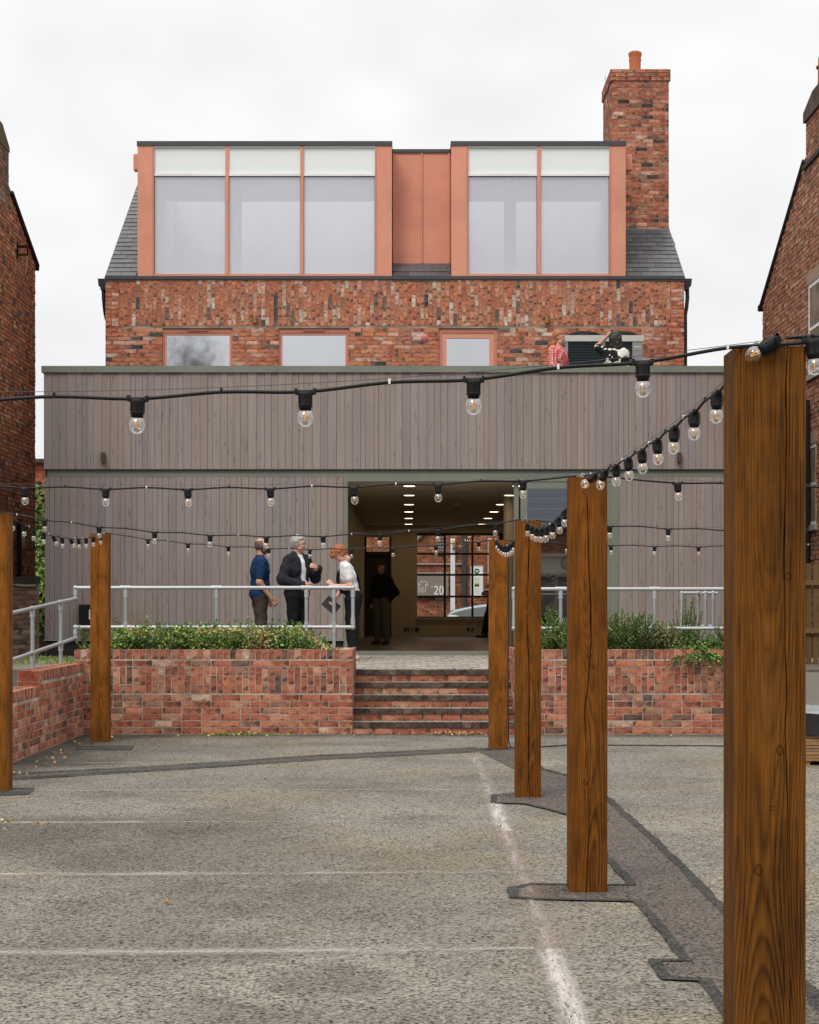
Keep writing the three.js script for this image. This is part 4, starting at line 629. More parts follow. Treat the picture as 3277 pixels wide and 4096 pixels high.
// ---------------------------------------------------------------- timber posts with drying checks cut into the front face
const PW = 0.195;
function postGeo(H, seed, { slim = 1, crack = 0.2, from = 0.1, to = 0.95, wander = 0.03, cw = 0.0035, cd = 0.03, cham = 0.006, wane = 0 } = {}) {
  const h = PW / 2, rings = 90, pos = [], uv = []; const R = [];
  for (let k = 0; k <= rings; k++) {
    const y = H * k / rings, t = k / rings, on = clamp(Math.min((t - from) / 0.06, (to - t) / 0.06)), u = (crack - 0.5) * PW + (noise2(y * 2.1, 0.3, seed) - 0.5) * 2 * wander + (noise2(y * 9, 2.3, seed) - 0.5) * 0.012, a = Math.max(0.0006, cw * on * sstep(0.28, 0.6, noise2(y * 2.6, 5.1, seed)) * (0.5 + 0.7 * noise2(y * 11, 1.1, seed))), d = cd * on + 0.0005, c = cham + (noise2(y * 5, 7, seed) - 0.5) * 0.004, cl = c + wane * (0.4 + 0.9 * noise2(y * 3.2, 9.5, seed));
    const j = () => (noise2(y * 7, pos.length + R.length, seed) - 0.5) * 0.0012, tw = (noise2(y * 0.8, 4.4, seed) - 0.5) * 0.004;
    R.push([[-h, h - cl], [-h + cl * 0.8, h], [u - a, h + j()], [u, h - d], [u + a, h + j()], [h - c, h], [h, h - c], [h, -h + c], [h - c, -h], [-h + c, -h], [-h, -h + c]].map(([x, z]) => [x + tw, y, z]));
  }
  const n = R[0].length, per = q => { const [x, , z] = q; return x; };
  for (let k = 0; k < rings; k++) for (let i = 0; i < n; i++) {
    const A = R[k][i], B = R[k][(i + 1) % n], C = R[k + 1][(i + 1) % n], D = R[k + 1][i];
    const side = i >= 5 && i <= 7 || i >= 9, f = q => side ? 0.5 + clamp((q[2] + h) / PW) * 0.5 : clamp((q[0] + h) / PW) * 0.498;
    for (const q of [A, B, C, A, C, D]) { pos.push(...q); uv.push(f(q), q[1] / 2.2); }
  }
  const top = R[rings]; for (let i = 1; i < n - 1; i++) for (const q of [top[0], top[i], top[i + 1]]) { pos.push(...q); uv.push((q[0] + h) / PW * 0.1 + 0.2, (q[2] + h) / PW * 0.02 + 0.5); }
  const g = new THREE.BufferGeometry(); g.setAttribute('position', new THREE.Float32BufferAttribute(pos, 3)); g.setAttribute('uv', new THREE.Float32BufferAttribute(uv, 2)); g.scale(slim, 1, 1); g.computeVertexNormals(); return g;
}
const POSTS = [ // x, z, height, wood, label, options
  [0.941, -4.95, 2.166, 0, 'nearest square timber post, tallest in the picture, at the right', { slim: 0.935, crack: 0.72, from: 0.35, to: 1.05, wander: 0.022, cw: 0.0022, wane: 0.022 }],
  [0.940, -9.82, 2.157, 1, 'second nearest timber post in the right-hand row', { crack: 0.5, from: -0.1, to: 0.98, wander: 0.03 }],
  [0.936, -14.58, 2.142, 1, 'third timber post of the right-hand row, with long dark crack', { crack: 0.52, from: -0.1, to: 1.05, wander: 0.02, cw: 0.005 }],
  [0.941, -19.43, 2.157, 2, 'farthest timber post of the right-hand row, by the steps', { crack: 0.58, from: 0.2, to: 1.05, wander: 0.02 }],
  [-3.287, -15.06, 2.222, 2, 'timber post cut by the left edge of the picture', { crack: 0.3, from: 0.2, to: 0.8 }],
  [-3.337, -20.4, 2.262, 2, 'timber post standing by the left ramp wall', { crack: 0.45, from: -0.1, to: 1.05, wander: 0.012, cw: 0.003 }],
  [-3.30, -10.2, 2.2, 1, 'timber post outside the picture at left, behind the nearest one', {}], [-3.30, -5.2, 2.2, 0, 'nearest timber post outside the picture at left', {}],
  [5.15, -4.95, 2.35, 0, 'nearest timber post outside the picture at right', {}], [5.15, -9.8, 2.16, 1, 'second timber post outside the picture at right', {}], [5.15, -14.5, 2.15, 1, 'third timber post outside the picture at right', {}], [5.15, -19.4, 2.15, 2, 'farthest timber post outside the picture at right', {}],
];
POSTS.forEach(([x, z, h, w, label, o], k) => {
  const t = thing('timber_post', label, 'post', [x, 0, z], 0, 'square timber posts carrying the lights');
  part('shaft', postGeo(h + 0.05, 700 + k * 13, o).translate(0, -0.05, 0), postWood[w], t);
  if (k < 6) { const hk = part('eye_hook', new THREE.TorusGeometry(0.010, 0.0028, 8, 16).translate(-0.02, h + 0.014, 0), M.galv, t); part('screw', rod([-0.02, h - 0.02, 0], [-0.02, h + 0.008, 0], 0.0035), M.galv, hk); }
});
part('cable_tail', pipe([[0.105, 2.12, 0], [0.104, 1.2, 0.004], [0.106, 0.3, 0.0], [0.112, 0.05, 0.02], [0.13, 0.01, 0.05]], 0.006, 6, 6), M.rubber, scene.children.find(o => o.name === 'timber_post_003'));

// ---------------------------------------------------------------- festoon lights
const holderGeo = merge([new RoundedBoxGeometry(0.056, 0.015, 0.022, 2, 0.003), bx(-0.0285, -0.021, -0.004, 0.013, -0.009, 0.009), bx(0.021, 0.0285, -0.004, 0.013, -0.009, 0.009), new THREE.LatheGeometry([[0.0005, 0.004], [0.0195, 0.004], [0.0205, -0.008], [0.0190, -0.012], [0.0180, -0.040], [0.0195, -0.042], [0.0195, -0.047], [0.0165, -0.050], [0.0155, -0.060], [0.0005, -0.060]].map(p => new THREE.Vector2(...p)).reverse(), 18), ...[0, 1, 2, 3, 4, 5].map(k => bx(-0.0012, 0.0012, -0.040, -0.010, 0.017, 0.0205).rotateY(k * Math.PI / 3))]).scale(0.98, 0.78, 0.95);
const bulbGeo = new THREE.LatheGeometry([[0.0005, -0.1035], [0.007, -0.1025], [0.0135, -0.0985], [0.0185, -0.0920], [0.0213, -0.0840], [0.0216, -0.0780], [0.0200, -0.0705], [0.0165, -0.0640], [0.0125, -0.0600]].map(p => new THREE.Vector2(...p)), 28).translate(0, 0.0135, 0);
const filGeo = merge([rod([-0.0018, -0.088, 0], [-0.0065, -0.066, 0.002], 0.0017, 0.0017, 6), rod([0.0018, -0.088, 0], [0.0065, -0.066, -0.002], 0.0017, 0.0017, 6), rod([0, -0.062, 0], [0, -0.071, 0], 0.004, 0.0025, 8)]).translate(0, 0.0135, 0);
const bulbGlass = new THREE.MeshPhysicalMaterial({ color: 0xffffff, transmission: 1, thickness: 0, roughness: 0.0, ior: 2.35, specularIntensity: 1 });
const filMat = mat([0.85, 0.42, 0.03], { roughness: 0.6 });
function festoon(label, A, B, sag, { first = 0.22, pitch = 0.446, tilt = {}, side = {}, seed = 1, wire = true } = {}) {
  const t = thing('festoon_string', label, 'string lights', [0, 0, 0], 0, 'festoon light strings between the posts'), r = rng(seed);
  const a = V3(...A), b = V3(...B), L = a.distanceTo(b), at = s => { const q = clamp(s / L), p = a.clone().lerp(b, q); p.y -= 4 * sag * q * (1 - q); return p; };
  const dir = Math.atan2(-(b.z - a.z), b.x - a.x), cab = [A], marks = [];
  for (let s = first, k = 0; s < L - 0.04; s += pitch, k++) {
    const p = at(s), m = at(s + pitch / 2); p.y -= 0.014; cab.push([p.x, p.y + 0.002, p.z]);
    const hd = part('lamp_holder', holderGeo, M.rubber, t); hd.position.copy(p); hd.rotation.set((r() - 0.5) * 0.14 + (side[k] ?? 0), dir, (r() - 0.5) * 0.16 + (tilt[k] ?? 0), 'YXZ');
    part('bulb', bulbGeo, bulbGlass, hd); const f = part('filament', filGeo, filMat, hd); f.rotation.y = r() * 2.4;
    if (s + pitch / 2 < L - 0.03) { cab.push([m.x, m.y - 0.002, m.z]); const ti = part('cable_tie', bx(-0.003, 0.003, -0.006, 0.008, -0.005, 0.005), r() < 0.35 ? M.white : M.rubber, t); ti.position.copy(m); ti.rotation.y = dir; }
  }
  cab.push(B); part('cable', pipe(cab, 0.0048, 8, 5), M.rubber, t);
  const w = []; for (let k = 0; k <= 24; k++) { const p = at(L * k / 24); w.push([p.x, p.y + 0.008 * Math.sin(Math.PI * k / 24) + 0.003, p.z]); } part('catenary_wire', pipe(w, 0.0009, 5, 2), M.slateTrim, t);
  return t;
}
const TY = 0.022;
festoon('nearest light string crossing from the front post to the left', [1.05, 2.195, -4.85], [-3.2, 2.20, -4.95], 0.155, { first: 0.002, pitch: 0.438, seed: 3 });
festoon('light string leaving the nearest post to the right', [0.98, 2.19, -4.86], [5.1, 2.40, -4.9], -0.02, { first: 0.35, seed: 4 });
festoon('light string receding from the nearest post to the second', [0.950, 2.192, -4.815], [0.93, 2.165, -9.72], 0.055, { first: 0.02, pitch: 0.445, side: { 0: 1.0, 9: 0.4, 10: 0.9 }, seed: 5 });
festoon('light string receding from the second post to the third', [0.93, 2.17, -9.8], [0.90, 2.16, -14.5], 0.155, { first: 0.25, seed: 6 });
festoon('light string receding from the third post to the farthest', [0.92, 2.155, -14.58], [0.92, 2.17, -19.4], 0.13, { first: 0.25, seed: 7 });
festoon('second light string crossing left, level with the door head', [0.88, 2.165, -9.75], [-3.25, 2.185, -10.2], 0.055, { first: 0.277, seed: 8 });
festoon('light string from the second post to the right', [1.0, 2.165, -9.78], [5.1, 2.15, -9.8], 0.06, { first: 0.41, seed: 9 });
festoon('third light string crossing left above the men', [0.88, 2.155, -14.5], [-3.25, 2.235, -15.05], 0.155, { first: 0.196, pitch: 0.453, seed: 10 });
festoon('light string from the third post to the right', [1.0, 2.15, -14.55], [5.1, 2.13, -14.5], 0.07, { first: 0.117, pitch: 0.453, seed: 11 });
festoon('farthest light string crossing left in front of the men', [0.88, 2.165, -19.4], [-3.28, 2.27, -20.35], 0.13, { first: 0.147, pitch: 0.4535, seed: 12 });
festoon('farthest light string running right towards the far planter', [1.0, 2.16, -19.42], [5.1, 2.15, -19.4], 0.055, { first: 0.2, pitch: 0.4535, seed: 13 });
festoon('light string linking the two left posts', [-3.24, 2.225, -15.1], [-3.26, 2.27, -20.3], 0.12, { first: 0.3, pitch: 0.45, side: { 4: -0.4, 6: -0.5 }, seed: 14 });
festoon('light string running forward from the left edge post', [-3.24, 2.23, -14.98], [-3.26, 2.21, -10.2], 0.1, { first: 0.4, seed: 15 });

// ---------------------------------------------------------------- tubular railings
const TR = 0.0215;
function tube(parent, name, pts, m = M.galv) { const g = pts.length === 2 ? rod(pts[0], pts[1], TR, TR, 14) : pipe(pts, TR, 12, 6); return part(name, g, m, parent); }
function sleeve(parent, p, axis, len = 0.09) { const d = { x: [len / 2, 0, 0], y: [0, len / 2, 0], z: [0, 0, len / 2] }[axis]; part('fitting', rod(p.map((v, i) => v - d[i]), p.map((v, i) => v + d[i]), 0.0275, 0.0275, 14), M.galv, parent); }
function elbow(parent, p) { part('fitting', new THREE.SphereGeometry(0.030, 14, 10).translate(...p), M.galv, parent); }
{
  const t = thing('railing', 'galvanised tube railing over the left planter and down the ramp', 'railing'), Z = -22.3, xl = -3.949, xr = -0.648, yt = 1.69, yb = 1.221;
  tube(t, 'top_rail', [[xl, yt, Z], [xr, yt, Z]]); tube(t, 'mid_rail', [[xl, yb, Z], [xr, yb, Z]]); tube(t, 'end_upright', [[xr, yb, Z], [xr, yt, Z]]); elbow(t, [xr, yt, Z]); elbow(t, [xr, yb, Z]); sleeve(t, [xr, yt - 0.07, Z], 'y', 0.08); sleeve(t, [xr, yb + 0.07, Z], 'y', 0.08);
  for (const x of [-3.351, -2.272, -1.201, -0.874]) { tube(t, 'upright', [[x, 0.86, Z], [x, yt, Z]], M.galvDark); sleeve(t, [x, yt, Z], 'x', 0.13); sleeve(t, [x, yt - 0.07, Z], 'y', 0.09); sleeve(t, [x, yb, Z], 'x', 0.11); sleeve(t, [x, yb, Z], 'y', 0.13); }
  const X = xl, drop = 0.13, s = 0.0428, ry = (y, z) => y - drop - (z + 22.3) * s;
  for (const y of [yt, yb]) { tube(t, 'swan_neck', [[X, y, Z], [X, y - drop, Z]]); elbow(t, [X, y, Z]); elbow(t, [X, y - drop, Z]); sleeve(t, [X, y - 0.06, Z], 'y', 0.05); tube(t, 'ramp_rail', [[X, y - drop, Z], [X, ry(y, -16.5), -16.5]], M.galvDark); }
  for (const z of [-21.36, -19.75, -18.1, -16.6]) { tube(t, 'upright', [[X, z < -19 ? 0.80 : 0.6, z], [X, ry(yt, z), z]], M.galvDark); for (const y of [yt, yb]) { sleeve(t, [X, ry(y, z), z], 'z', 0.11); sleeve(t, [X, ry(y, z) - 0.05, z], 'y', 0.08); } }
}
{
  const t = thing('railing', 'galvanised tube railing over the right planter', 'railing'), Z = -22.3, xl = 1.267, xr = 4.2, yt = 1.675, yb = 1.206;
  tube(t, 'top_rail', [[xl, yt, Z], [xr, yt, Z]]); tube(t, 'mid_rail', [[xl, yb, Z], [xr, yb, Z]]); tube(t, 'end_upright', [[xl, yb, Z], [xl, yt, Z]]); for (const y of [yt, yb]) elbow(t, [xl, y, Z]); sleeve(t, [xl, yt - 0.07, Z], 'y', 0.08);
  for (const x of [1.823, 2.938, 3.9]) { tube(t, 'upright', [[x, 0.86, Z], [x, yt, Z]], M.galvDark); sleeve(t, [x, yt, Z], 'x', 0.12); sleeve(t, [x, yt - 0.07, Z], 'y', 0.09); sleeve(t, [x, yb, Z], 'x', 0.10); }
}
{
  const t = thing('railing', 'smaller galvanised railing farther back at the right-hand ramp', 'railing'), Z = -26.6, yt = 1.653, yb = 1.181, xs = [3.894, 4.125, 4.152, 4.257];
  tube(t, 'top_rail', [[xs[0], yt, Z], [xs[1], yt, Z]]); tube(t, 'top_rail', [[xs[2] - 0.05, yt - 0.005, -26.1], [xs[3] + 0.06, yt - 0.005, -26.1]]); tube(t, 'mid_rail', [[xs[0], yb, Z], [xs[3] + 0.06, yb, Z]]); tube(t, 'linking_rail', [[xs[1], yt, Z], [xs[2] - 0.05, yt - 0.005, -26.1]]);
  tube(t, 'upright', [[xs[0], 0.69, Z], [xs[0], yt, Z]]); tube(t, 'upright', [[xs[1], 0.69, Z], [xs[1], yt, Z]], M.galvDark); tube(t, 'upright', [[xs[2], 0.69, -26.1], [xs[2], yt, -26.1]], M.galvDark); tube(t, 'upright', [[xs[3], 0.69, -26.1], [xs[3], yt, -26.1]], M.galvDark);
  for (const [x, z] of [[xs[0], Z], [xs[1], Z], [xs[2], -26.1], [xs[3], -26.1]]) { sleeve(t, [x, yt - 0.05, z], 'y', 0.09); elbow(t, [x, yt, z]); } elbow(t, [xs[0], yb, Z]);
}

// ---------------------------------------------------------------- plants
const leafMat = new THREE.MeshStandardMaterial({ vertexColors: true, roughness: 0.62, side: THREE.DoubleSide });
const barkMat = mat([0.12, 0.085, 0.06], { roughness: 0.95, map: mortarMap });
const strawMat = mat([0.30, 0.20, 0.115], { roughness: 0.9 });
class Leaves {
  constructor() { this.p = []; this.c = []; }
  add(x, y, z, dir, size, col, w = 0.42, fold = 0.25, up) {
    const d = dir.clone().normalize(), s = V3(0, 1, 0).cross(d); if (s.lengthSq() < 1e-4) s.set(1, 0, 0); s.normalize(); if (up) s.applyAxisAngle(d, up); const n = d.clone().cross(s);
    const B = [x, y, z], T = [x + d.x * size, y + d.y * size, z + d.z * size], m = size * 0.45, q = size * w, f = size * fold;
    const Lf = [x + d.x * m - s.x * q + n.x * f, y + d.y * m - s.y * q + n.y * f, z + d.z * m - s.z * q + n.z * f], Rt = [x + d.x * m + s.x * q + n.x * f, y + d.y * m + s.y * q + n.y * f, z + d.z * m + s.z * q + n.z * f];
    this.p.push(...B, ...T, ...Lf, ...B, ...Rt, ...T); for (let k = 0; k < 6; k++) this.c.push(...col);
  }
  mesh(name, parent) { const g = new THREE.BufferGeometry(); g.setAttribute('position', new THREE.Float32BufferAttribute(this.p, 3)); g.setAttribute('color', new THREE.Float32BufferAttribute(this.c, 3)); g.computeVertexNormals(); return part(name, g, leafMat, parent); }
}
const GREENS = [[0.131, 0.261, 0.044], [0.099, 0.205, 0.040], [0.186, 0.319, 0.060], [0.076, 0.160, 0.040], [0.241, 0.376, 0.081]];
const DRY = [[0.420, 0.343, 0.143], [0.336, 0.258, 0.115], [0.504, 0.464, 0.216], [0.266, 0.206, 0.093]];
const sphereDir = r => { const a = r() * 6.283, y = r() * 2 - 1, q = Math.sqrt(1 - y * y); return V3(Math.cos(a) * q, y, Math.sin(a) * q); };
const vary = (c, r, a = 0.3) => { const k = 1 + (r() - 0.5) * 2 * a; return [c[0] * k, c[1] * k, c[2] * k]; };
{
  const t = thing('hedge', 'overgrown low hedge with browned clipped top in the left planter', 'hedge'), r = rng(901), L = new Leaves(), tw = [];
  const top = (x, z) => { const e = sstep(-0.72, -1.35, x), b = 0.93 + 0.27 * e * (0.74 + 0.46 * fbm2(x * 3, z * 3, 4)); return b; };
  for (let k = 0; k < 26000; k++) {
    const x = mixn(-3.5, -0.72, r()), z = mixn(-21.72, -22.8, Math.pow(r(), 1.35)), T = top(x, z), bulge = 0.05 * (noise2(x * 4, 2, 8) - 0.5);
    const y = mixn(0.87, T, Math.pow(r(), 0.75)); if (z > -21.80 - bulge - 0.12 * sstep(0.93, 1.3, y) && r() < 0.8) continue;
    const clump = fbm2(x * 5.5, y * 6, Math.floor(z * 2), 3); if (clump < 0.45 && r() < 0.85) continue;
    const dz = noise2(x * 2.3, y * 3.0, 31), topDry = sstep(T - 0.10, T - 0.02, y) * sstep(0.35, 0.5, noise2(x * 2.6, 0.4, 77)), midDry = sstep(0.46, 0.60, dz), isDry = r() < Math.max(topDry * 0.9, midDry * 0.9, 0.18);
    const c = isDry ? vary(DRY[Math.floor(r() * 4)], r) : vary(GREENS[Math.floor(r() * 5)], r, 0.4), d = sphereDir(r); d.y = d.y * 0.6 + 0.25; d.z += 0.5;
    L.add(x, y, z + (r() - 0.5) * 0.03, d, isDry ? 0.022 + r() * 0.03 : 0.024 + r() * 0.034, c, 0.36, 0.15 + r() * 0.2, (r() - 0.5) * 2);
  }
  for (let k = 0; k < 420; k++) { const x = mixn(-3.1, -0.8, r()), z = mixn(-21.85, -22.7, r()), T = top(x, z) * 0.97 + r() * 0.03; tw.push(rod([x, 0.86, z], [x + (r() - 0.5) * 0.25, mixn(0.95, T, r()), z + (r() - 0.3) * 0.2], 0.004, 0.002, 4)); }
  L.mesh('foliage', t); part('twigs', tw, barkMat, t).userData.kind = 'stuff';
  // sprigs standing above the clipped line
  const S = new Leaves(); for (let k = 0; k < 150; k++) { const x = mixn(-3.3, -0.9, r()), z = mixn(-21.75, -22.5, r()), T = top(x, z), hh = 0.02 + r() * r() * 0.12; for (let y = T - 0.05; y < T + hh; y += 0.014) S.add(x + (r() - 0.5) * 0.02, y, z + (r() - 0.5) * 0.02, V3(r() - 0.5, 0.5, r() - 0.3), 0.02 + r() * 0.02, vary(GREENS[Math.floor(r() * 5)], r, 0.3)); } S.mesh('sprigs', t);
}
function stalkPlant(label, x, z, n, h, seed, spread = 0.25, col = strawMat, leafy = 0) {
  const t = thing('stalk_plant', label, 'plant', [x, 0.88, z]), r = rng(seed), tw = [], L = new Leaves();
  for (let k = 0; k < n; k++) { const a = (r() - 0.5) * spread, b = (r() - 0.5) * spread * 0.6, H = h * (0.45 + 0.55 * r()); tw.push(pipe([[a * 0.3, 0, b * 0.3], [a * 0.6, H * 0.5, b * 0.6], [a + (r() - 0.5) * 0.1, H, b]], 0.0022, 4, 2)); for (let q = 0; q < 5; q++) { const y = H * (0.4 + 0.6 * r()), f = y / H; tw.push(rod([a * f, y, b * f], [a * f + (r() - 0.5) * 0.12, y + 0.05 + r() * 0.05, b * f + (r() - 0.5) * 0.05], 0.0014, 0.001, 3)); }
    for (let q = 0; q < leafy; q++) { const y = H * r(), f = y / H; L.add(a * f, y, b * f, V3(r() - 0.5, 0.4, r() - 0.4), 0.025 + r() * 0.025, vary(GREENS[Math.floor(r() * 5)], r)); } }
  part('stems', tw, col, t).userData.kind = 'stuff'; if (leafy) L.mesh('leaves', t); return t;
}
stalkPlant('dry straw-coloured stalks rising at the left end of the hedge', -3.255, -22.5, 26, 0.78, 911, 0.5);
stalkPlant('small leafy weed beside the left post, over the planter', -3.769, -22.0, 9, 0.34, 912, 0.35, barkMat, 14);
stalkPlant('thin leafy weed with dry stems left of the hedge', -3.465, -22.6, 10, 0.62, 913, 0.2, strawMat, 6);
function shrub(label, x, z, w, h, n, seed, { dry = 0.06, flop = 0, base = 0.88, leaf = 0.036, pale = 0 } = {}) {
  const t = thing('shrub', label, 'shrub', [x, base, z], 0, 'leafy shrubs in the right planter'), r = rng(seed), L = new Leaves(), st = [];
  for (let k = 0; k < n; k++) {
    const a = r() * 6.283, q = Math.sqrt(r()) * w / 2, H = h * (0.5 + 0.5 * r()) * (1 - 0.5 * (q / (w / 2)) ** 2), bx0 = Math.cos(a) * q * 0.5, bz = Math.sin(a) * q * 0.35, tx = Math.cos(a) * q * 1.15, tz = Math.sin(a) * q * 0.8 + flop * r(), bend = 0.12 * (r() - 0.5);
    const P = f => [mixn(bx0, tx, f * f) + bend * Math.sin(f * 3), H * f - flop * 0.8 * f * f * (tz > 0 ? 1 : 0.2), mixn(bz, tz, f * f)];
    st.push(pipe([P(0), P(0.35), P(0.7), P(1)], 0.0028, 4, 1));
    const m = Math.max(6, Math.round(H / 0.0135)); for (let i = 1; i <= m; i++) { const f = 0.12 + 0.88 * i / m, p = P(f), g = i * 2.4 + k; for (let s = 0; s < 2; s++) { const d = V3(Math.cos(g + s * 3.14), 0.35 + r() * 0.4, Math.sin(g + s * 3.14)); const c = r() < dry ? vary(DRY[Math.floor(r() * 4)], r) : vary(r() < pale ? [0.17, 0.215, 0.10] : GREENS[Math.floor(r() * 5)], r, 0.35); L.add(p[0] + (r() - 0.5) * 0.015, p[1], p[2], d, leaf * (0.6 + 0.7 * r()) * (1.1 - 0.45 * f), c, 0.3, 0.12 + r() * 0.15, (r() - 0.5)); } }
  }
  part('stems', st, barkMat, t).userData.kind = 'stuff'; L.mesh('foliage', t); return t;
}
shrub('leafy green shrub at the left end of the right planter', 1.66, -22.1, 0.75, 0.50, 120, 921, { dry: 0.08 });
shrub('sprawling shrub with pale tips between the two nearer posts', 1.95, -22.05, 0.8, 0.52, 130, 922, { dry: 0.12, pale: 0.2 });
shrub('tallest rounded green shrub in the right planter', 2.62, -22.15, 0.85, 0.62, 190, 923, { pale: 0.35 });
shrub('shrub with rust-brown dying top in the right planter', 3.02, -22.25, 0.55, 0.46, 100, 924, { dry: 0.55 });
shrub('dark green shrub flopping over the right planter edge', 3.38, -21.68, 0.85, 0.36, 170, 925, { flop: 0.30, leaf: 0.042 });
shrub('low mixed shrub at the right end of the right planter', 3.80, -21.95, 0.8, 0.42, 150, 926, { dry: 0.12, pale: 0.1 });
shrub('upright dark shrub behind the small railing', 3.698, -24.6, 0.5, 0.95, 60, 927, { base: 0.69, pale: 0.1 });
shrub('shrub with orange-tinged tips beside the nearest post', 4.05, -22.6, 0.6, 0.45, 60, 928, { dry: 0.35 });
shrub('low dark green shrub seen against the glass panel', 1.75, -22.55, 0.7, 0.62, 80, 929, {});
{ // autumn leaves blown against the steps and wall
  const r = rng(941), L = new Leaves(); const C = [[0.42, 0.22, 0.06], [0.50, 0.31, 0.10], [0.34, 0.15, 0.05], [0.46, 0.36, 0.20], [0.22, 0.12, 0.06]];
  const put = (n, fx, fz) => { for (let k = 0; k < n; k++) { const x = fx(), z = fz(); L.add(x, 0.012 + r() * 0.02, z, V3(r() - 0.5, (r() - 0.4) * 0.35, r() - 0.5), 0.022 + r() * 0.024, vary(C[Math.floor(r() * 5)], r), 0.4, 0.15, r() * 3); } };
  put(150, () => 0.52 + (r() + r() - 1) * 0.34, () => -21.36 + (r() + r() - 1) * 0.10); put(50, () => -1.9 + (r() + r() - 1) * 0.45, () => -21.36 + r() * 0.1); put(60, () => mixn(-3.6, 4, r()), () => -21.42 + r() * r() * 0.4); put(18, () => -2.62 + (r() - 0.5) * 0.5, () => -12.6 + (r() - 0.5) * 0.7); put(60, () => -3.55 + r() * 0.3, () => mixn(-21, -15, r())); put(10, () => mixn(-3.5, 5, r()), () => mixn(-20, -9, r())); 
  const o = L.mesh('fallen_leaves', scene); o.userData = { kind: 'stuff', label: 'dry fallen leaves lying at the foot of the steps', category: 'leaves' };
  const r2 = rng(942), W = new Leaves(); for (let k = 0; k < 160; k++) { const x = -1.85 + (r2() + r2() - 1) * 0.6, z = -21.4 + r2() * 0.12; W.add(x, 0.0, z, V3(r2() - 0.5, 0.9, r2() - 0.5), 0.02 + r2() * 0.03, vary(GREENS[Math.floor(r2() * 5)], r2), 0.15); } for (let k = 0; k < 900; k++) { const x = mixn(-6, -4, r2()), z = -26.5 + (r2() - 0.5) * 3; W.add(x, 0.69, z, V3(r2() - 0.5, 0.8, r2() - 0.5), 0.02 + r2() * 0.04, vary(r2() < 0.4 ? [0.3, 0.3, 0.06] : GREENS[2], r2), 0.3); }
  const w = W.mesh('weeds', scene); w.userData = { kind: 'stuff', label: 'small weeds growing along the foot of the wall', category: 'weeds' };
}
function tree(name, label, pos, trunkH, crown, n, seed, leaf, cols, sparse = 0.45) {
  const t = thing(name, label, 'tree', pos), r = rng(seed), L = new Leaves(), wd = [rod([0, -0.1, 0], [0.1, trunkH, 0.05], 0.22, 0.13, 8)], tips = [];
  for (let k = 0; k < 26; k++) { const a = r() * 6.283, q = 0.35 + 0.6 * r(), e = [Math.cos(a) * crown[0] * q, trunkH + crown[1] * (0.1 + 1.7 * r()), Math.sin(a) * crown[0] * q], m = [e[0] * 0.4, trunkH + (e[1] - trunkH) * 0.45, e[2] * 0.4]; wd.push(pipe([[0.1, trunkH * (0.7 + 0.3 * r()), 0.05], m, e], 0.045, 5, 3)); for (let j = 0; j < 5; j++) { const p = [e[0] + (r() - 0.5) * 1.4, e[1] + r() * 1.0, e[2] + (r() - 0.5) * 1.4]; wd.push(rod(e, p, 0.018, 0.006, 4)); tips.push(p); } tips.push(e, m); }
  for (let k = 0; k < n; k++) { const p = tips[Math.floor(r() * tips.length)], d = sphereDir(r), q = 0.75 * Math.pow(r(), 0.5); L.add(p[0] + d.x * q, p[1] + d.y * q * 0.8, p[2] + d.z * q, sphereDir(r), leaf * (0.6 + 0.8 * r()), vary(cols[Math.floor(r() * cols.length)], r, 0.35), 0.36, 0.1, r() * 3); }
  part('trunk', wd, barkMat, t); L.mesh('crown', t); return t;
}
tree('garden_tree', 'green tree in the gap between the left house and the boards', [-9.7, 0.3, -50], 1.6, [2.2, 1.5], 9000, 951, 0.16, [[0.07, 0.13, 0.02], [0.10, 0.17, 0.03], [0.05, 0.10, 0.02]]);
tree('garden_bush', 'bright green bush low in the gap beside the boards', [-8.85, 0.6, -45], 0.5, [0.9, 0.55], 3500, 952, 0.11, [[0.13, 0.22, 0.03], [0.17, 0.26, 0.04], [0.10, 0.18, 0.03]]);
tree('garden_tree', 'thin-leaved tree behind the camera, mirrored in the terrace window', [-8.9, 0, 8], 7.5, [2.3, 2.2], 5200, 953, 0.10, [[0.05, 0.07, 0.03], [0.07, 0.08, 0.04], [0.04, 0.05, 0.03]]);

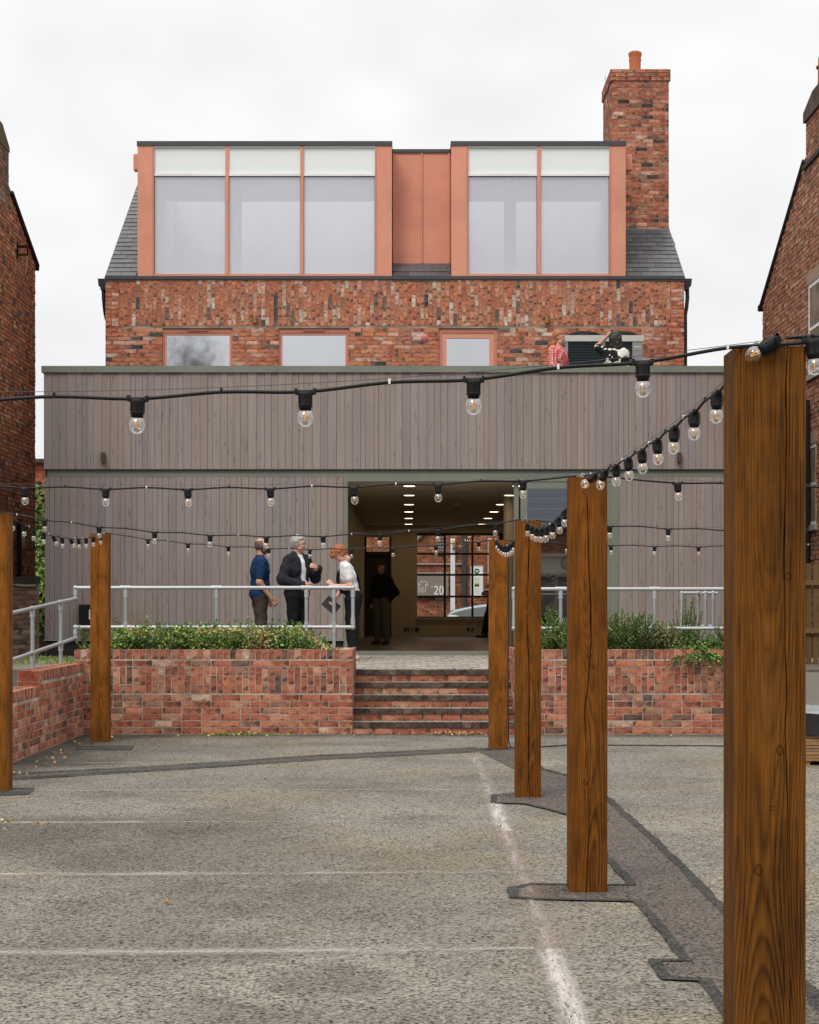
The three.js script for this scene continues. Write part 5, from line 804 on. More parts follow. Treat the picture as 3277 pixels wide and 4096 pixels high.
// ---------------------------------------------------------------- condenser unit on the terrace
{
  const x0 = 2.739, x1 = 4.078, yT = 6.154, zf = -32.5, zb = -33.25, t = thing('condenser_unit', 'grey twin-fan condenser unit with dark louvred coils on the terrace', 'air conditioner', [0, 0, 0]);
  const lv = mat([0.040, 0.062, 0.070], { roughness: 0.55, metalness: 0.3 }), gr = mat([0.25, 0.26, 0.27], { map: grainMap, roughness: 0.5 }), pale = mat([0.52, 0.52, 0.48], { map: grainMap, roughness: 0.5 });
  part('top_band', bx(x0 - 0.015, x1 + 0.015, yT - 0.105, yT, zb, zf + 0.012), pale, t);
  part('core', bx(x0 + 0.05, x1 - 0.05, 4.45, yT - 0.105, zb, zf - 0.03), mat([0.022, 0.036, 0.040], { roughness: 0.6 }), t); part('base_frame', bx(x0, x1, 4.35, 4.45, zb, zf), gr, t);
  for (const [a, b] of [[x0, x0 + 0.045], [3.384, 3.428], [3.9, x1]]) part('casing_panel', bx(a, b, 4.45, yT - 0.106, zf - 0.06, zf), gr, t);
  for (const [a, b] of [[x0 + 0.045, 3.384], [3.428, 3.9]]) for (let y = 5.0; y < yT - 0.12; y += 0.028) part('louvre', (() => { const g = bx(a, b, -0.003, 0.003, -0.03, 0.0); g.rotateX(0.6); g.translate(0, y, zf - 0.012); return g; })(), lv, t);
  for (const c of [3.092, 3.735]) { const f = part('fan_guard', new THREE.SphereGeometry(0.31, 24, 10, 0, Math.PI * 2, 0, Math.PI / 2).scale(1, 0.3, 1).translate(c, yT + 0.02, zf - 0.34), M.blackMatt, t); part('guard_ring', new THREE.CylinderGeometry(0.312, 0.312, 0.04, 28, 1, true).translate(c, yT + 0.02, zf - 0.34), M.black, f); }
  const cv = document.createElement('canvas'); cv.width = 256; cv.height = 128; const c = cv.getContext('2d'); c.fillStyle = '#8b8d8f'; c.fillRect(0, 0, 256, 128); c.fillStyle = '#f0f0f0'; for (let k = 0; k < 7; k++) c.fillRect(20 + k * 21, 34 + (k % 3) * 2, 13, 16); c.fillStyle = '#d87c7c'; c.fillRect(184, 26, 30, 32); c.fillStyle = '#b57fae'; for (let k = 0; k < 6; k++) c.fillRect(30 + k * 20, 80, 14, 11);
  const ct = new THREE.CanvasTexture(cv); ct.colorSpace = THREE.SRGBColorSpace; part('badge', (() => { const g = new THREE.PlaneGeometry(0.15, 0.09); g.translate((3.9 + x1) / 2 + 0.005, 5.942, zf + 0.003); return g; })(), new THREE.MeshStandardMaterial({ map: ct, roughness: 0.5 }), t);
}
// ---------------------------------------------------------------- fence, covered timber stack
{
  const t = thing('close_board_fence', 'brown vertical-slat timber fence at the right edge', 'fence', [0, 0, -25]), r = rng(1001), fm = [[0.20, 0.125, 0.055], [0.17, 0.105, 0.045], [0.235, 0.15, 0.07], [0.14, 0.09, 0.04]].map(c => mat(c, { map: cladMap, roughness: 0.85 }));
  for (let x = 4.75; x < 9; x += 0.095) part('slat', bx(x, x + 0.07, 0.03, 2.04 + (r() - 0.5) * 0.02, -0.02 + r() * 0.004, 0, r() * 3, r()), fm[Math.floor(r() * 4)], t);
  for (const y of [1.783, 1.143, 0.46]) part('rail', bx(4.7, 9, y - 0.035, y + 0.035, 0.002, 0.045), fm[0], t);
  for (const x of [4.72, 6.6, 8.5]) part('fence_post', bx(x - 0.05, x + 0.05, 0, 2.05, -0.125, -0.024), fm[1], t);
}
{
  const t = thing('timber_stack', 'stack of pale decking boards on the ground at the right', 'timber', [0, 0, -17.4]), r = rng(1011), wm = [[0.36, 0.215, 0.11], [0.32, 0.19, 0.10], [0.40, 0.25, 0.135]].map(c => mat(c, { map: cladMap, roughness: 0.85 }));
  for (let k = 0; k < 9; k++) { const y = 0.04 + k * 0.030; part('board', bx(3.45 + (r() - 0.5) * 0.05, 5.7 + (r() - 0.5) * 0.1, y, y + 0.026, -0.15, (r() - 0.5) * 0.02, r() * 2, r() * 3), wm[Math.floor(r() * 3)], t); for (let j = 1; j < 8; j++) part('board', bx(3.45 + (r() - 0.5) * 0.05, 5.7, y, y + 0.026, -0.15 - j * 0.152, -0.154 - (j - 1) * 0.152), wm[Math.floor(r() * 3)], t); }
  for (const x of [3.7, 4.6, 5.5]) part('bearer', bx(x - 0.04, x + 0.04, 0, 0.039, -1.2, -0.01), wm[1], t);
}
{
  const g = new THREE.PlaneGeometry(2.5, 1.75, 60, 44); g.rotateX(-Math.PI / 2); const p = g.attributes.position;
  for (let i = 0; i < p.count; i++) { const x = p.getX(i), z = p.getZ(i), front = sstep(0.48, 0.62, z), y = 0.48 + 0.05 * fbm2(x * 3, z * 3, 5) + 0.02 * noise2(x * 9, z * 9, 2) - front * (0.15 + 0.05 * noise2(x * 3, 1, 3)) ; p.setY(i, y - 0.12 * sstep(-0.6, -0.85, z)); p.setZ(i, z - sstep(0.58, 0.9, z) * (z - 0.60) * 0.9); }
  g.computeVertexNormals(); const t = thing('tarpaulin', 'grey and black plastic sheet over the decking boards', 'tarpaulin', [4.6, -0.02, -18.05]); part('grey_sheet', g, mat([0.23, 0.245, 0.26], { map: grainMap, roughness: 0.5, side: THREE.DoubleSide }), t);
  const g2 = new THREE.PlaneGeometry(2.45, 0.2, 50, 8), q = g2.attributes.position; for (let i = 0; i < q.count; i++) { const x = q.getX(i), y = q.getY(i); q.setZ(i, 0.03 * noise2(x * 5, y * 8, 4) + 0.02); q.setY(i, y + 0.03 * noise2(x * 4, 2, 6)); } g2.translate(0, 0.39, 0.66); g2.computeVertexNormals(); part('black_skirt', g2, mat([0.014, 0.014, 0.016], { roughness: 0.4, side: THREE.DoubleSide }), t);
}
// ---------------------------------------------------------------- the street seen through the rear window
structure('street', bx(-30, 30, 0.2, 0.45, -90, -46), mat([0.10, 0.10, 0.10], { map: aspMap, roughness: 0.95 }), 'street behind the building', 'road');
{
  const t = thing('street_house', 'brick shop front seen through the rear window', 'building', [0, 0, -57.5]), r = rng(1101);
  part('wall', bx(-9, 12, 0.4, 8, -5, -0.008), mortarOld, t); lay(t, courses(-2.4, 3.4, 0.47, 5.0, r, { half: 0.2 }), { pal: OLDRED.slice(0, 4).concat([[[0.38, 0.12, 0.07], 4]]), seed: 1102, keep: 60 });
  part('roof', bx(-9.2, 12.2, 8, 8.3, -5.2, 0.3), slateMats[0], t);
  for (const x of [1.39, 2.536, 3.591]) part('white_pilaster', bx(x - 0.07, x + 0.07, 0.46, 3.5, 0.012, 0.10), M.white, t);
  part('drainpipe', rod([1.742, 0.46, 0.08], [1.742, 4.8, 0.08], 0.08, 0.08, 10), M.slateTrim, t);
  for (let k = 0; k < 8; k++) part('shutter_slat', bx(0.924, 1.123, 3.0 + k * 0.1, 3.07 + k * 0.1, 0.012, 0.05), mat([0.16, 0.145, 0.13]), t);
  part('barge_board', rod([0.29, 3.45, 0.08], [0.84, 4.0, 0.08], 0.06, 0.06, 4), mat([0.2, 0.18, 0.16]), t);
  part('ledge', bx(-1.2, 1.772, 2.694, 2.747, 0.012, 0.08), mat([0.32, 0.24, 0.22]), t);
  part('yellow_bracket_sign', bx(1.376, 1.459, 3.301, 3.423, 0.1, 0.3), mat([0.62, 0.42, 0.05]), t); part('purple_bracket_sign', bx(1.376, 1.459, 3.164, 3.225, 0.1, 0.3), mat([0.10, 0.03, 0.12]), t);
}
function board(name, label, cat, W, H, pw, ph, pos, draw) {
  const cv = document.createElement('canvas'); cv.width = pw; cv.height = ph; draw(cv.getContext('2d'), pw, ph); const ct = new THREE.CanvasTexture(cv); ct.colorSpace = THREE.SRGBColorSpace;
  const t = thing(name, label, cat, pos); part('backing', bx(-W / 2 - 0.02, W / 2 + 0.02, -0.02, H + 0.02, -0.03, 0), M.galvDark, t); const g = new THREE.PlaneGeometry(W, H); g.translate(0, H / 2, 0.004); part('print', g, new THREE.MeshStandardMaterial({ map: ct, roughness: 0.6 }), t); return t;
}
board('laundry_sign', 'grey sign with shirt outline and -20 seen through the rear window', 'sign', 0.96, 0.72, 512, 384, [0.752, 1.721, -57.35], (c, w, h) => {
  c.fillStyle = '#7d746c'; c.fillRect(0, 0, w, h); c.strokeStyle = '#cfc8bf'; c.fillStyle = '#d8d2c9'; c.lineWidth = 9; c.lineJoin = 'round';
  c.beginPath(); c.moveTo(70, 175); c.lineTo(50, 205); c.lineTo(35, 190); c.lineTo(62, 145); c.lineTo(92, 132); c.quadraticCurveTo(112, 160, 132, 132); c.lineTo(165, 145); c.lineTo(188, 190); c.lineTo(172, 205); c.lineTo(155, 180); c.lineTo(152, 290); c.lineTo(130, 300); c.stroke();
  for (let k = 0; k < 3; k++) { c.beginPath(); c.moveTo(38 + k * 32, 225); c.bezierCurveTo(60 + k * 32, 255, 30 + k * 32, 285, 52 + k * 32, 318); c.stroke(); }
  c.font = 'bold 190px sans-serif'; c.save(); c.scale(0.8, 1.05); c.fillText('20', 355, 335); c.restore(); c.fillRect(238, 218, 40, 12);
});
board('notice_board', 'tall white notice with green round logo seen through the rear window', 'sign', 0.36, 0.90, 256, 640, [2.094, 1.726, -56.5], (c, w, h) => {
  c.fillStyle = '#d9ddd9'; c.fillRect(0, 0, w, h); c.fillStyle = '#1d4a2a'; c.beginPath(); c.arc(128, 105, 58, 0, 7); c.fill(); c.fillStyle = '#e8eee0'; c.fillRect(90, 88, 78, 12); c.fillRect(98, 106, 62, 10); c.fillStyle = '#7a8f3a'; c.fillRect(84, 130, 88, 12);
  c.fillStyle = '#7c8480'; for (const y of [255, 285, 310]) c.fillRect(70, y, 116, 7); c.fillStyle = '#a8c24a'; c.fillRect(78, 350, 100, 32); c.fillStyle = '#5b3a34'; c.fillRect(78, 382, 100, 55); c.fillStyle = '#9aa39d'; for (let k = 0; k < 5; k++) for (let j = 0; j < 4; j++) c.fillRect(76 + j * 28, 470 + k * 28, 16, 8);
});
{ // parked car, front towards -x
  const t = thing('parked_car', 'silver-blue parked car seen through the rear window', 'car', [1.091, 0.45, -50.8]), paintM = new THREE.MeshPhysicalMaterial({ color: new THREE.Color().setRGB(0.30, 0.36, 0.39), roughness: 0.35, metalness: 0.4, clearcoat: 1, clearcoatRoughness: 0.1 });
  const s = new THREE.Shape(); s.moveTo(0.02, 0.28); s.lineTo(0.0, 0.55); s.quadraticCurveTo(0.02, 0.74, 0.22, 0.82); s.quadraticCurveTo(0.7, 0.94, 1.15, 0.98); s.lineTo(1.75, 1.42); s.quadraticCurveTo(2.1, 1.52, 2.8, 1.50); s.quadraticCurveTo(3.4, 1.46, 3.85, 1.0); s.lineTo(4.15, 0.9); s.lineTo(4.2, 0.35); s.lineTo(4.1, 0.25); s.lineTo(3.72, 0.25); s.absarc(3.4, 0.3, 0.36, 0, Math.PI, false); s.lineTo(1.22, 0.25); s.absarc(0.86, 0.3, 0.36, 0, Math.PI, false); s.lineTo(0.4, 0.25); s.lineTo(0.02, 0.28);
  const g = new THREE.ExtrudeGeometry(s, { depth: 1.46, bevelEnabled: true, bevelSize: 0.07, bevelThickness: 0.12, bevelSegments: 4, curveSegments: 14 }); g.translate(0, 0, -1.6); part('body', g, paintM, t);
  const w = new THREE.ExtrudeGeometry(new THREE.Shape([[1.30, 1.02], [1.82, 1.38], [2.8, 1.42], [3.3, 1.36], [3.6, 1.02]].map(p => new THREE.Vector2(...p))), { depth: 0.01, bevelEnabled: false }); part('side_window', w.translate(0, 0, -0.018), M.coatedDark, t);
  for (const x of [0.86, 3.4]) for (const z of [-0.1, -1.5]) { const wh = part('wheel', new THREE.TorusGeometry(0.24, 0.09, 12, 28).translate(x, 0.32, z), M.blackMatt, t); part('rim', new THREE.CylinderGeometry(0.18, 0.18, 0.12, 20).rotateX(Math.PI / 2).translate(x, 0.32, z), M.galv, wh); }
  for (const z of [-0.06, -1.45]) part('headlight', new THREE.SphereGeometry(0.13, 16, 10).scale(1.5, 0.7, 0.9).translate(0.16, 0.66, z), mat([0.5, 0.5, 0.48], { roughness: 0.15 }), t);
  part('wing_mirror', new THREE.SphereGeometry(0.11, 14, 10).scale(0.8, 0.8, 1.2).translate(1.45, 1.10, 0.12), paintM, t);
  part('bumper', bx(-0.09, 0.3, 0.28, 0.42, -1.6, 0.02), M.blackMatt, t);
}
{ // house across the yard, behind the camera: mirrored in the glass leaf
  const t = thing('yard_house', 'brick house behind the camera, mirrored in the glass door leaf', 'house', [5.8, 0, 13], Math.PI), r = rng(1201); // faces -z
  part('wall', bx(-9, 6, 0, 4.4, -7, -0.008), mortarOld, t); lay(t, courses(-6, 2.5, 0.05, 4.35, r, { half: 0.2, open: [[-1.9, 1.3, 0, 3.4]] }), { pal: OLDRED, seed: 1202, keep: 0 });
  const rf = new THREE.BufferGeometry(); rf.setAttribute('position', new THREE.Float32BufferAttribute([-9.3, 4.35, 0.3, 6.3, 4.35, 0.3, 6.3, 7.9, -3.5, -9.3, 7.9, -3.5, -9.3, 4.35, -7.3, 6.3, 4.35, -7.3], 3)); rf.setIndex([0, 1, 2, 0, 2, 3, 3, 2, 5, 3, 5, 4]); rf.computeVertexNormals(); const roof = part('roof', rf, slateMats[2], t);
  const ang = Math.atan2(3.55, 3.8); let k = 0; const rows = []; for (let s = 0; s < 5.1; s += 0.2, k++) rows.push((() => { const q = bx(-9.3, 6.3, 0, 0.02, -0.23, 0); q.rotateX(ang - 0.05); q.translate(0, 4.37 + s * Math.sin(ang), 0.32 - s * Math.cos(ang)); return q; })()); rows.forEach((q, i) => part('slate_course', q, mat([0.15 + 0.02 * (i % 3), 0.165 + 0.02 * (i % 3), 0.19 + 0.02 * (i % 3)], { roughness: 0.5 }), roof));
  const sh = part('shop_surround', [bx(-1.9, -1.6, 0, 3.0, -0.02, 0.08), bx(1.0, 1.3, 0, 3.0, -0.02, 0.08), bx(-1.9, 1.3, 2.55, 2.8, -0.02, 0.12), bx(-1.9, 1.3, 3.3, 3.4, -0.02, 0.12)], mat([0.50, 0.45, 0.36]), t); part('fascia', bx(-1.6, 1.0, 2.8, 3.3, -0.02, 0.03), mat([0.46, 0.42, 0.33]), t);
  part('roundel', new THREE.TorusGeometry(0.24, 0.025, 8, 28).translate(-0.3, 3.05, 0.05), mat([0.12, 0.08, 0.06]), t); part('roundel_device', new THREE.ExtrudeGeometry(new THREE.Shape([[-0.14, -0.12], [0, 0.17], [0.14, -0.12]].map(p => new THREE.Vector2(...p))), { depth: 0.02, bevelEnabled: false }).translate(-0.3, 3.05, 0.035), mat([0.34, 0.20, 0.12]), t);
  part('shop_window', bx(-1.6, 1.0, 0.6, 2.55, -0.1, -0.05), M.coatedDark, t); part('stall_riser', bx(-1.6, 1.0, 0, 0.6, -0.05, 0.0), mat([0.25, 0.05, 0.04]), t); for (const x of [-0.75, 0.15]) part('shop_mullion', bx(x - 0.03, x + 0.03, 0.6, 2.55, -0.05, 0.02), mat([0.45, 0.40, 0.33]), sh);
  for (const x of [-7.5, -4.2, 3.8]) { const w = part('window', [bx(x - 0.5, x + 0.5, 1.0, 1.08, -0.02, 0.06), bx(x - 0.5, x + 0.5, 2.52, 2.6, -0.02, 0.06), bx(x - 0.5, x - 0.42, 1.08, 2.52, -0.02, 0.06), bx(x + 0.42, x + 0.5, 1.08, 2.52, -0.02, 0.06), bx(x - 0.42, x + 0.42, 1.76, 1.84, -0.02, 0.06)], M.white, t); part('pane', bx(x - 0.42, x + 0.42, 1.08, 2.52, 0.0, 0.02), M.coatedDark, w); }
}

// ---------------------------------------------------------------- people: tapered capsules joined by a smooth minimum, meshed by surface nets
function nets(f, lo, hi, c) {
  const n = [0, 1, 2].map(k => Math.ceil((hi[k] - lo[k]) / c) + 1), [nx, ny, nz] = n, v = new Float32Array(nx * ny * nz), I = (i, j, k) => (k * ny + j) * nx + i;
  for (let k = 0; k < nz; k++) for (let j = 0; j < ny; j++) for (let i = 0; i < nx; i++) v[I(i, j, k)] = f(lo[0] + i * c, lo[1] + j * c, lo[2] + k * c);
  const id = new Int32Array(v.length).fill(-1), pos = [], idx = [];
  for (let k = 0; k < nz - 1; k++) for (let j = 0; j < ny - 1; j++) for (let i = 0; i < nx - 1; i++) {
    let s = 0, x = 0, y = 0, z = 0, m = 0; const q = [];
    for (let b = 0; b < 8; b++) { const w = v[I(i + (b & 1), j + (b >> 1 & 1), k + (b >> 2))]; q.push(w); if (w < 0) s |= 1 << b; }
    if (s === 0 || s === 255) continue;
    for (let a = 0; a < 8; a++) for (const d of [1, 2, 4]) { const b = a | d; if (a & d || (q[a] < 0) === (q[b] < 0)) continue; const t = q[a] / (q[a] - q[b]); x += (a & 1) + (d === 1 ? t : 0); y += (a >> 1 & 1) + (d === 2 ? t : 0); z += (a >> 2) + (d === 4 ? t : 0); m++; }
    id[I(i, j, k)] = pos.length / 3; pos.push(lo[0] + (i + x / m) * c, lo[1] + (j + y / m) * c, lo[2] + (k + z / m) * c);
  }
  const quad = (a, b, d, e, flip) => { if (a < 0 || b < 0 || d < 0 || e < 0) return; flip ? idx.push(a, d, b, b, d, e) : idx.push(a, b, d, b, e, d); };
  for (let k = 1; k < nz - 1; k++) for (let j = 1; j < ny - 1; j++) for (let i = 1; i < nx - 1; i++) {
    const w = v[I(i, j, k)] < 0;
    if (w !== v[I(i + 1, j, k)] < 0) quad(id[I(i, j - 1, k - 1)], id[I(i, j, k - 1)], id[I(i, j - 1, k)], id[I(i, j, k)], !w);
    if (w !== v[I(i, j + 1, k)] < 0) quad(id[I(i - 1, j, k - 1)], id[I(i - 1, j, k)], id[I(i, j, k - 1)], id[I(i, j, k)], !w);
    if (w !== v[I(i, j, k + 1)] < 0) quad(id[I(i - 1, j - 1, k)], id[I(i, j - 1, k)], id[I(i - 1, j, k)], id[I(i, j, k)], !w);
  }
  const g = new THREE.BufferGeometry(); g.setAttribute('position', new THREE.Float32BufferAttribute(pos, 3)); g.setIndex(idx); g.computeVertexNormals(); return g;
}
const cap = (a, b, r0, r1 = r0) => ({ a, b, r0, r1 });
function boneField(bones, k = 0.03) {
  const B = bones.map(({ a, b, r0, r1 }) => { const d = [b[0] - a[0], b[1] - a[1], b[2] - a[2]]; return [a[0], a[1], a[2], d[0], d[1], d[2], 1 / (d[0] * d[0] + d[1] * d[1] + d[2] * d[2] + 1e-9), r0, r1 - r0]; });
  return (x, y, z) => {
    let m = 9; for (const q of B) { const px = x - q[0], py = y - q[1], pz = z - q[2]; let t = (px * q[3] + py * q[4] + pz * q[5]) * q[6]; t = t < 0 ? 0 : t > 1 ? 1 : t; const ex = px - q[3] * t, ey = py - q[4] * t, ez = pz - q[5] * t, d = Math.sqrt(ex * ex + ey * ey + ez * ez) - q[7] - q[8] * t; if (m > 8) m = d; else { const h = k - Math.abs(m - d); m = Math.min(m, d) - (h > 0 ? h * h / (4 * k) : 0); } }
    return m;
  };
}
function bounds(bones, pad) { const lo = [9, 9, 9], hi = [-9, -9, -9]; for (const { a, b, r0, r1 } of bones) for (let k = 0; k < 3; k++) { lo[k] = Math.min(lo[k], a[k] - r0, b[k] - r1); hi[k] = Math.max(hi[k], a[k] + r0, b[k] + r1); } return [lo.map(v => v - pad), hi.map(v => v + pad)]; }
const SKIN = [0.52, 0.29, 0.205];
function handBones(w, dir, palm, curl, s = 1) { // wrist, direction of the hand, way the palm faces, 0 open .. 1 fist
  const d = V3(...dir).normalize(), n = V3(...palm); n.addScaledVector(d, -n.dot(d)).normalize(); const u = d.clone().cross(n), P = (f, l, p) => [w[0] + d.x * f * s + u.x * l * s + n.x * p * s, w[1] + d.y * f * s + u.y * l * s + n.y * p * s, w[2] + d.z * f * s + u.z * l * s + n.z * p * s], out = [];
  for (const l of [-0.026, -0.009, 0.009, 0.026]) out.push(cap(P(0.0, l * 0.7, 0), P(0.085, l * 1.05, 0), 0.014 * s, 0.0115 * s));
  [[-0.030, 0.068], [-0.010, 0.078], [0.010, 0.084], [0.030, 0.074]].forEach(([l, len]) => { let f = 0.088, p = 0, an = 0.15 + curl * 0.9, prev = P(f, l, p); for (const q of [0.45, 0.32, 0.23]) { f += Math.cos(an) * len * q; p += Math.sin(an) * len * q; const e = P(f, l, p); out.push(cap(prev, e, 0.0098 * s, 0.0086 * s)); prev = e; an += 0.25 + curl * 1.1; } });
  out.push(cap(P(0.012, 0.026, 0.006), P(0.05, 0.048, 0.016 + curl * 0.012), 0.0135 * s, 0.011 * s), cap(P(0.05, 0.048, 0.016 + curl * 0.012), P(0.085, 0.046 - curl * 0.025, 0.022 + curl * 0.02), 0.011 * s, 0.009 * s)); return out;
}
function person(label, pos, turn, o) {
  const t = thing('person', label, 'person', pos, turn), S = o.H / 1.78, lean = o.lean ?? 0, k = o.build ?? 1;
  const up = p => { const [x, y, z] = p, h = y - 0.95; return h > 0 ? [x * S, (0.95 + h * Math.cos(lean) - z * Math.sin(lean)) * S, (z * Math.cos(lean) + h * Math.sin(lean)) * S] : [x * S, y * S, z * S]; }, sc = r => r * S;
  const C = (a, b, r0, r1 = r0) => cap(up(a), up(b), sc(r0), sc(r1));
  const sh = o.shoulder ?? 0.18, torso = [C([-0.075 * k, 0.95, -0.01], [0.075 * k, 0.95, -0.01], 0.108 * k), C([-0.05 * k, 1.08, 0.005], [0.05 * k, 1.08, 0.005], 0.102 * k), C([-0.085 * k, 1.27, 0], [0.085 * k, 1.27, 0], 0.108 * k), C([0, 0.98, 0], [0, 1.33, 0], 0.11 * k), C([-sh + 0.03, 1.41, -0.005], [sh - 0.03, 1.41, -0.005], 0.058 * k), C([-0.09, 1.37, 0], [0.09, 1.37, 0], 0.085 * k)];
  const neck = [C([0, 1.40, 0], [0, 1.56, 0.012], 0.058 * (o.neck ?? 1), 0.052 * (o.neck ?? 1))];
  const arm = sgn => { const a = sgn > 0 ? o.L : o.R; return { s: [sgn * sh, 1.405, 0], e: a[0], w: a[1] }; }, AL = arm(1), AR = arm(-1);
  const upper = [AL, AR].map(a => C(a.s, a.e, 0.053 * k, 0.042 * k)), fore = [AL, AR].map(a => C(a.e, a.w, 0.041 * k, 0.028));
  const lg = o.legs ?? [[[0.09, 0.92, 0], [0.10, 0.50, 0.015], [0.11, 0.085, -0.02], [0.13, 0.03, 0.15]], [[-0.09, 0.92, 0], [-0.10, 0.50, 0.015], [-0.11, 0.085, -0.02], [-0.13, 0.03, 0.15]]];
  const K = (a, b, r0, r1) => cap(a.map(v => v * S), b.map(v => v * S), sc(r0), sc(r1)), thighs = lg.map(l => K(l[0], l[1], 0.09 * k, 0.06)), calves = lg.map(l => K(l[1], l[2], 0.058, 0.038)), feet = lg.map(l => K([l[2][0], 0.045, l[2][2] - 0.02], l[3], 0.042, 0.032));
  const skin = mat([1, 1, 1], { vertexColors: true, roughness: 0.55 }), sk = o.skin ?? SKIN, geos = [];
  const bodyB = [...torso, ...neck, ...upper, ...fore, ...thighs, ...calves, ...feet], [lo, hi] = bounds(bodyB, 0.03); geos.push(tint(nets(boneField(bodyB, 0.035), lo, hi, 0.014).toNonIndexed(), sk));
  // hands
  [AL, AR].forEach((a, i) => { const h = (i ? o.handR : o.handL) ?? {}, w = up(a.w), e = up(a.e), d = h.dir ?? [w[0] - e[0], w[1] - e[1], w[2] - e[2]], hb = handBones(w, d, h.palm ?? (i ? [0.6, 0, -0.2] : [-0.6, 0, -0.2]), h.curl ?? 0.5, S * 0.97), [l, m] = bounds(hb, 0.012); geos.push(tint(nets(boneField(hb, 0.008), l, m, 0.0042).toNonIndexed(), sk)); });
  // head with a face, built upright then turned and tipped
  const hc = up([0, 1.635, 0.02]), rot = new THREE.Matrix4().makeRotationFromEuler(new THREE.Euler((o.nod ?? 0) + lean * 0.5, o.look ?? 0, o.roll ?? 0, 'YXZ')).setPosition(...hc);
  const headB = [cap([0, 0.035, -0.012], [0, 0.03, 0.006], 0.088, 0.084), cap([0, 0.0, -0.025], [0, 0.01, 0.03], 0.07, 0.066), cap([-0.02, -0.06, 0.035], [0.02, -0.06, 0.035], 0.045), cap([0, -0.088, 0.055], [0, -0.085, 0.05], 0.026), cap([0, 0.012, 0.088], [0, -0.022, 0.106], 0.011, 0.014), cap([-0.026, -0.02, 0.07], [0.026, -0.02, 0.07], 0.025), cap([-0.03, 0.028, 0.078], [0.03, 0.028, 0.078], 0.014), cap([-0.014, -0.053, 0.082], [0.014, -0.053, 0.082], 0.009), cap([-0.078, 0.012, -0.008], [-0.080, -0.022, -0.004], 0.014, 0.010), cap([0.078, 0.012, -0.008], [0.080, -0.022, -0.004], 0.014, 0.010), cap([0, -0.04, -0.01], [0, -0.13, -0.02], 0.052, 0.05)].map(b => cap(b.a.map(v => v * S), b.b.map(v => v * S), b.r0 * S, b.r1 * S));
  const hf = boneField(headB, 0.016), [hl, hh] = bounds(headB, 0.015), hg = nets(hf, hl, hh, 0.0055).toNonIndexed(), hp = hg.attributes.position, hcol = new Float32Array(hp.count * 3);
  for (let i = 0; i < hp.count; i++) { const x = hp.getX(i) / S, y = hp.getY(i) / S, z = hp.getZ(i) / S; let c = sk; const dx = Math.abs(x) - 0.031; if (z > 0.06 && Math.hypot(dx, (y - 0.012) * 1.3) < 0.011) c = [0.05, 0.035, 0.03]; else if (z > 0.06 && Math.abs(dx) < 0.017 && Math.abs(y - 0.034) < 0.005) c = o.brow ?? [0.10, 0.06, 0.04]; else if (z > 0.07 && Math.abs(x) < 0.023 && Math.abs(y + 0.053) < 0.007) c = [0.42, 0.16, 0.13]; else if (o.beard && y < -0.035 && z > -0.01 && y > -0.115 && !(Math.abs(x) < 0.022 && Math.abs(y + 0.05) < 0.008)) c = o.beard; else if (o.stubble && y > -0.05 && z < 0.02 && y < 0.085) c = o.stubble; hcol.set(c, i * 3); }
  hg.setAttribute('color', new THREE.BufferAttribute(hcol, 3)); hg.applyMatrix4(rot); geos.push(hg);
  for (const g of geos) { g.deleteAttribute('uv'); } part('body', merge(geos), skin, t);
  // clothes
  const wear = (name, bones, pad, cut, m, cell = 0.012, wr = 0.005, paintFn) => {
    const grown = bones.map(b => cap(b.a, b.b, b.r0 + pad, b.r1 + pad)), f0 = boneField(grown, 0.035), f = (x, y, z) => { let d = f0(x, y, z); if (d > 0.08) return d; d += (noise3(x * 11 + 3 + y * 4, y * 12 - x * 5, z * 11) - 0.5) * 3.4 * wr + (noise3(x * 26 + y * 14, y * 24 + 5, z * 26) - 0.5) * wr * 1.6; for (const c of cut) { const q = c(x, y, z); if (q > d) d = q; } return d; }, [l, h] = bounds(grown, 0.03), g = nets(f, l, h, cell);
    if (paintFn) { const p = g.attributes.position, col = new Float32Array(p.count * 3); for (let i = 0; i < p.count; i++) col.set(paintFn(p.getX(i), p.getY(i), p.getZ(i)), i * 3); g.setAttribute('color', new THREE.BufferAttribute(col, 3)); }
    return part(name, g, m, t);
  };
  const cloth = (c, r = 0.9) => mat(c, { roughness: r, map: null });
  const endAt = (a, b, f) => { const A = up(a), B = up(b), d = V3(B[0] - A[0], B[1] - A[1], B[2] - A[2]), L = d.length(); d.normalize(); const P = A.map((v, i) => v + (B[i] - v) * f); return { d, P }; };
  // sleeve bones cut short at their end plane
  const sleeve = (a, f) => f <= 1 ? [C(a.s, a.s.map((v, i) => v + (a.e[i] - v) * f), 0.053 * k, mixn(0.053, 0.044, f) * k)] : [C(a.s, a.e, 0.053 * k, 0.043 * k), C(a.e, a.e.map((v, i) => v + (a.w[i] - v) * (f - 1)), 0.043 * k, mixn(0.043, 0.031, f - 1))];
  const tr = o.trousers; wear('trousers', [torso[0], ...thighs, ...calves], tr.pad ?? 0.014, [(x, y, z) => y - (tr.top ?? 1.0) * S, (x, y, z) => (tr.hem ?? 0.06) * S - y], cloth(tr.c), 0.013, 0.007);
  const s = o.shirt, shm = s.paint ? mat([1, 1, 1], { vertexColors: true, roughness: 0.9 }) : cloth(s.c, s.rough ?? 0.9);
  wear('shirt', [...torso, ...sleeve(AL, s.sleeve), ...sleeve(AR, s.sleeve), ...(s.collar === false ? [] : [C([0, 1.40, -0.005], [0, 1.455, 0.0], 0.064, 0.060)])], s.pad ?? 0.012, [(x, y, z) => (s.hem ?? 0.9) * S - y], shm, s.cell ?? 0.012, s.wr ?? 0.006, s.paint);
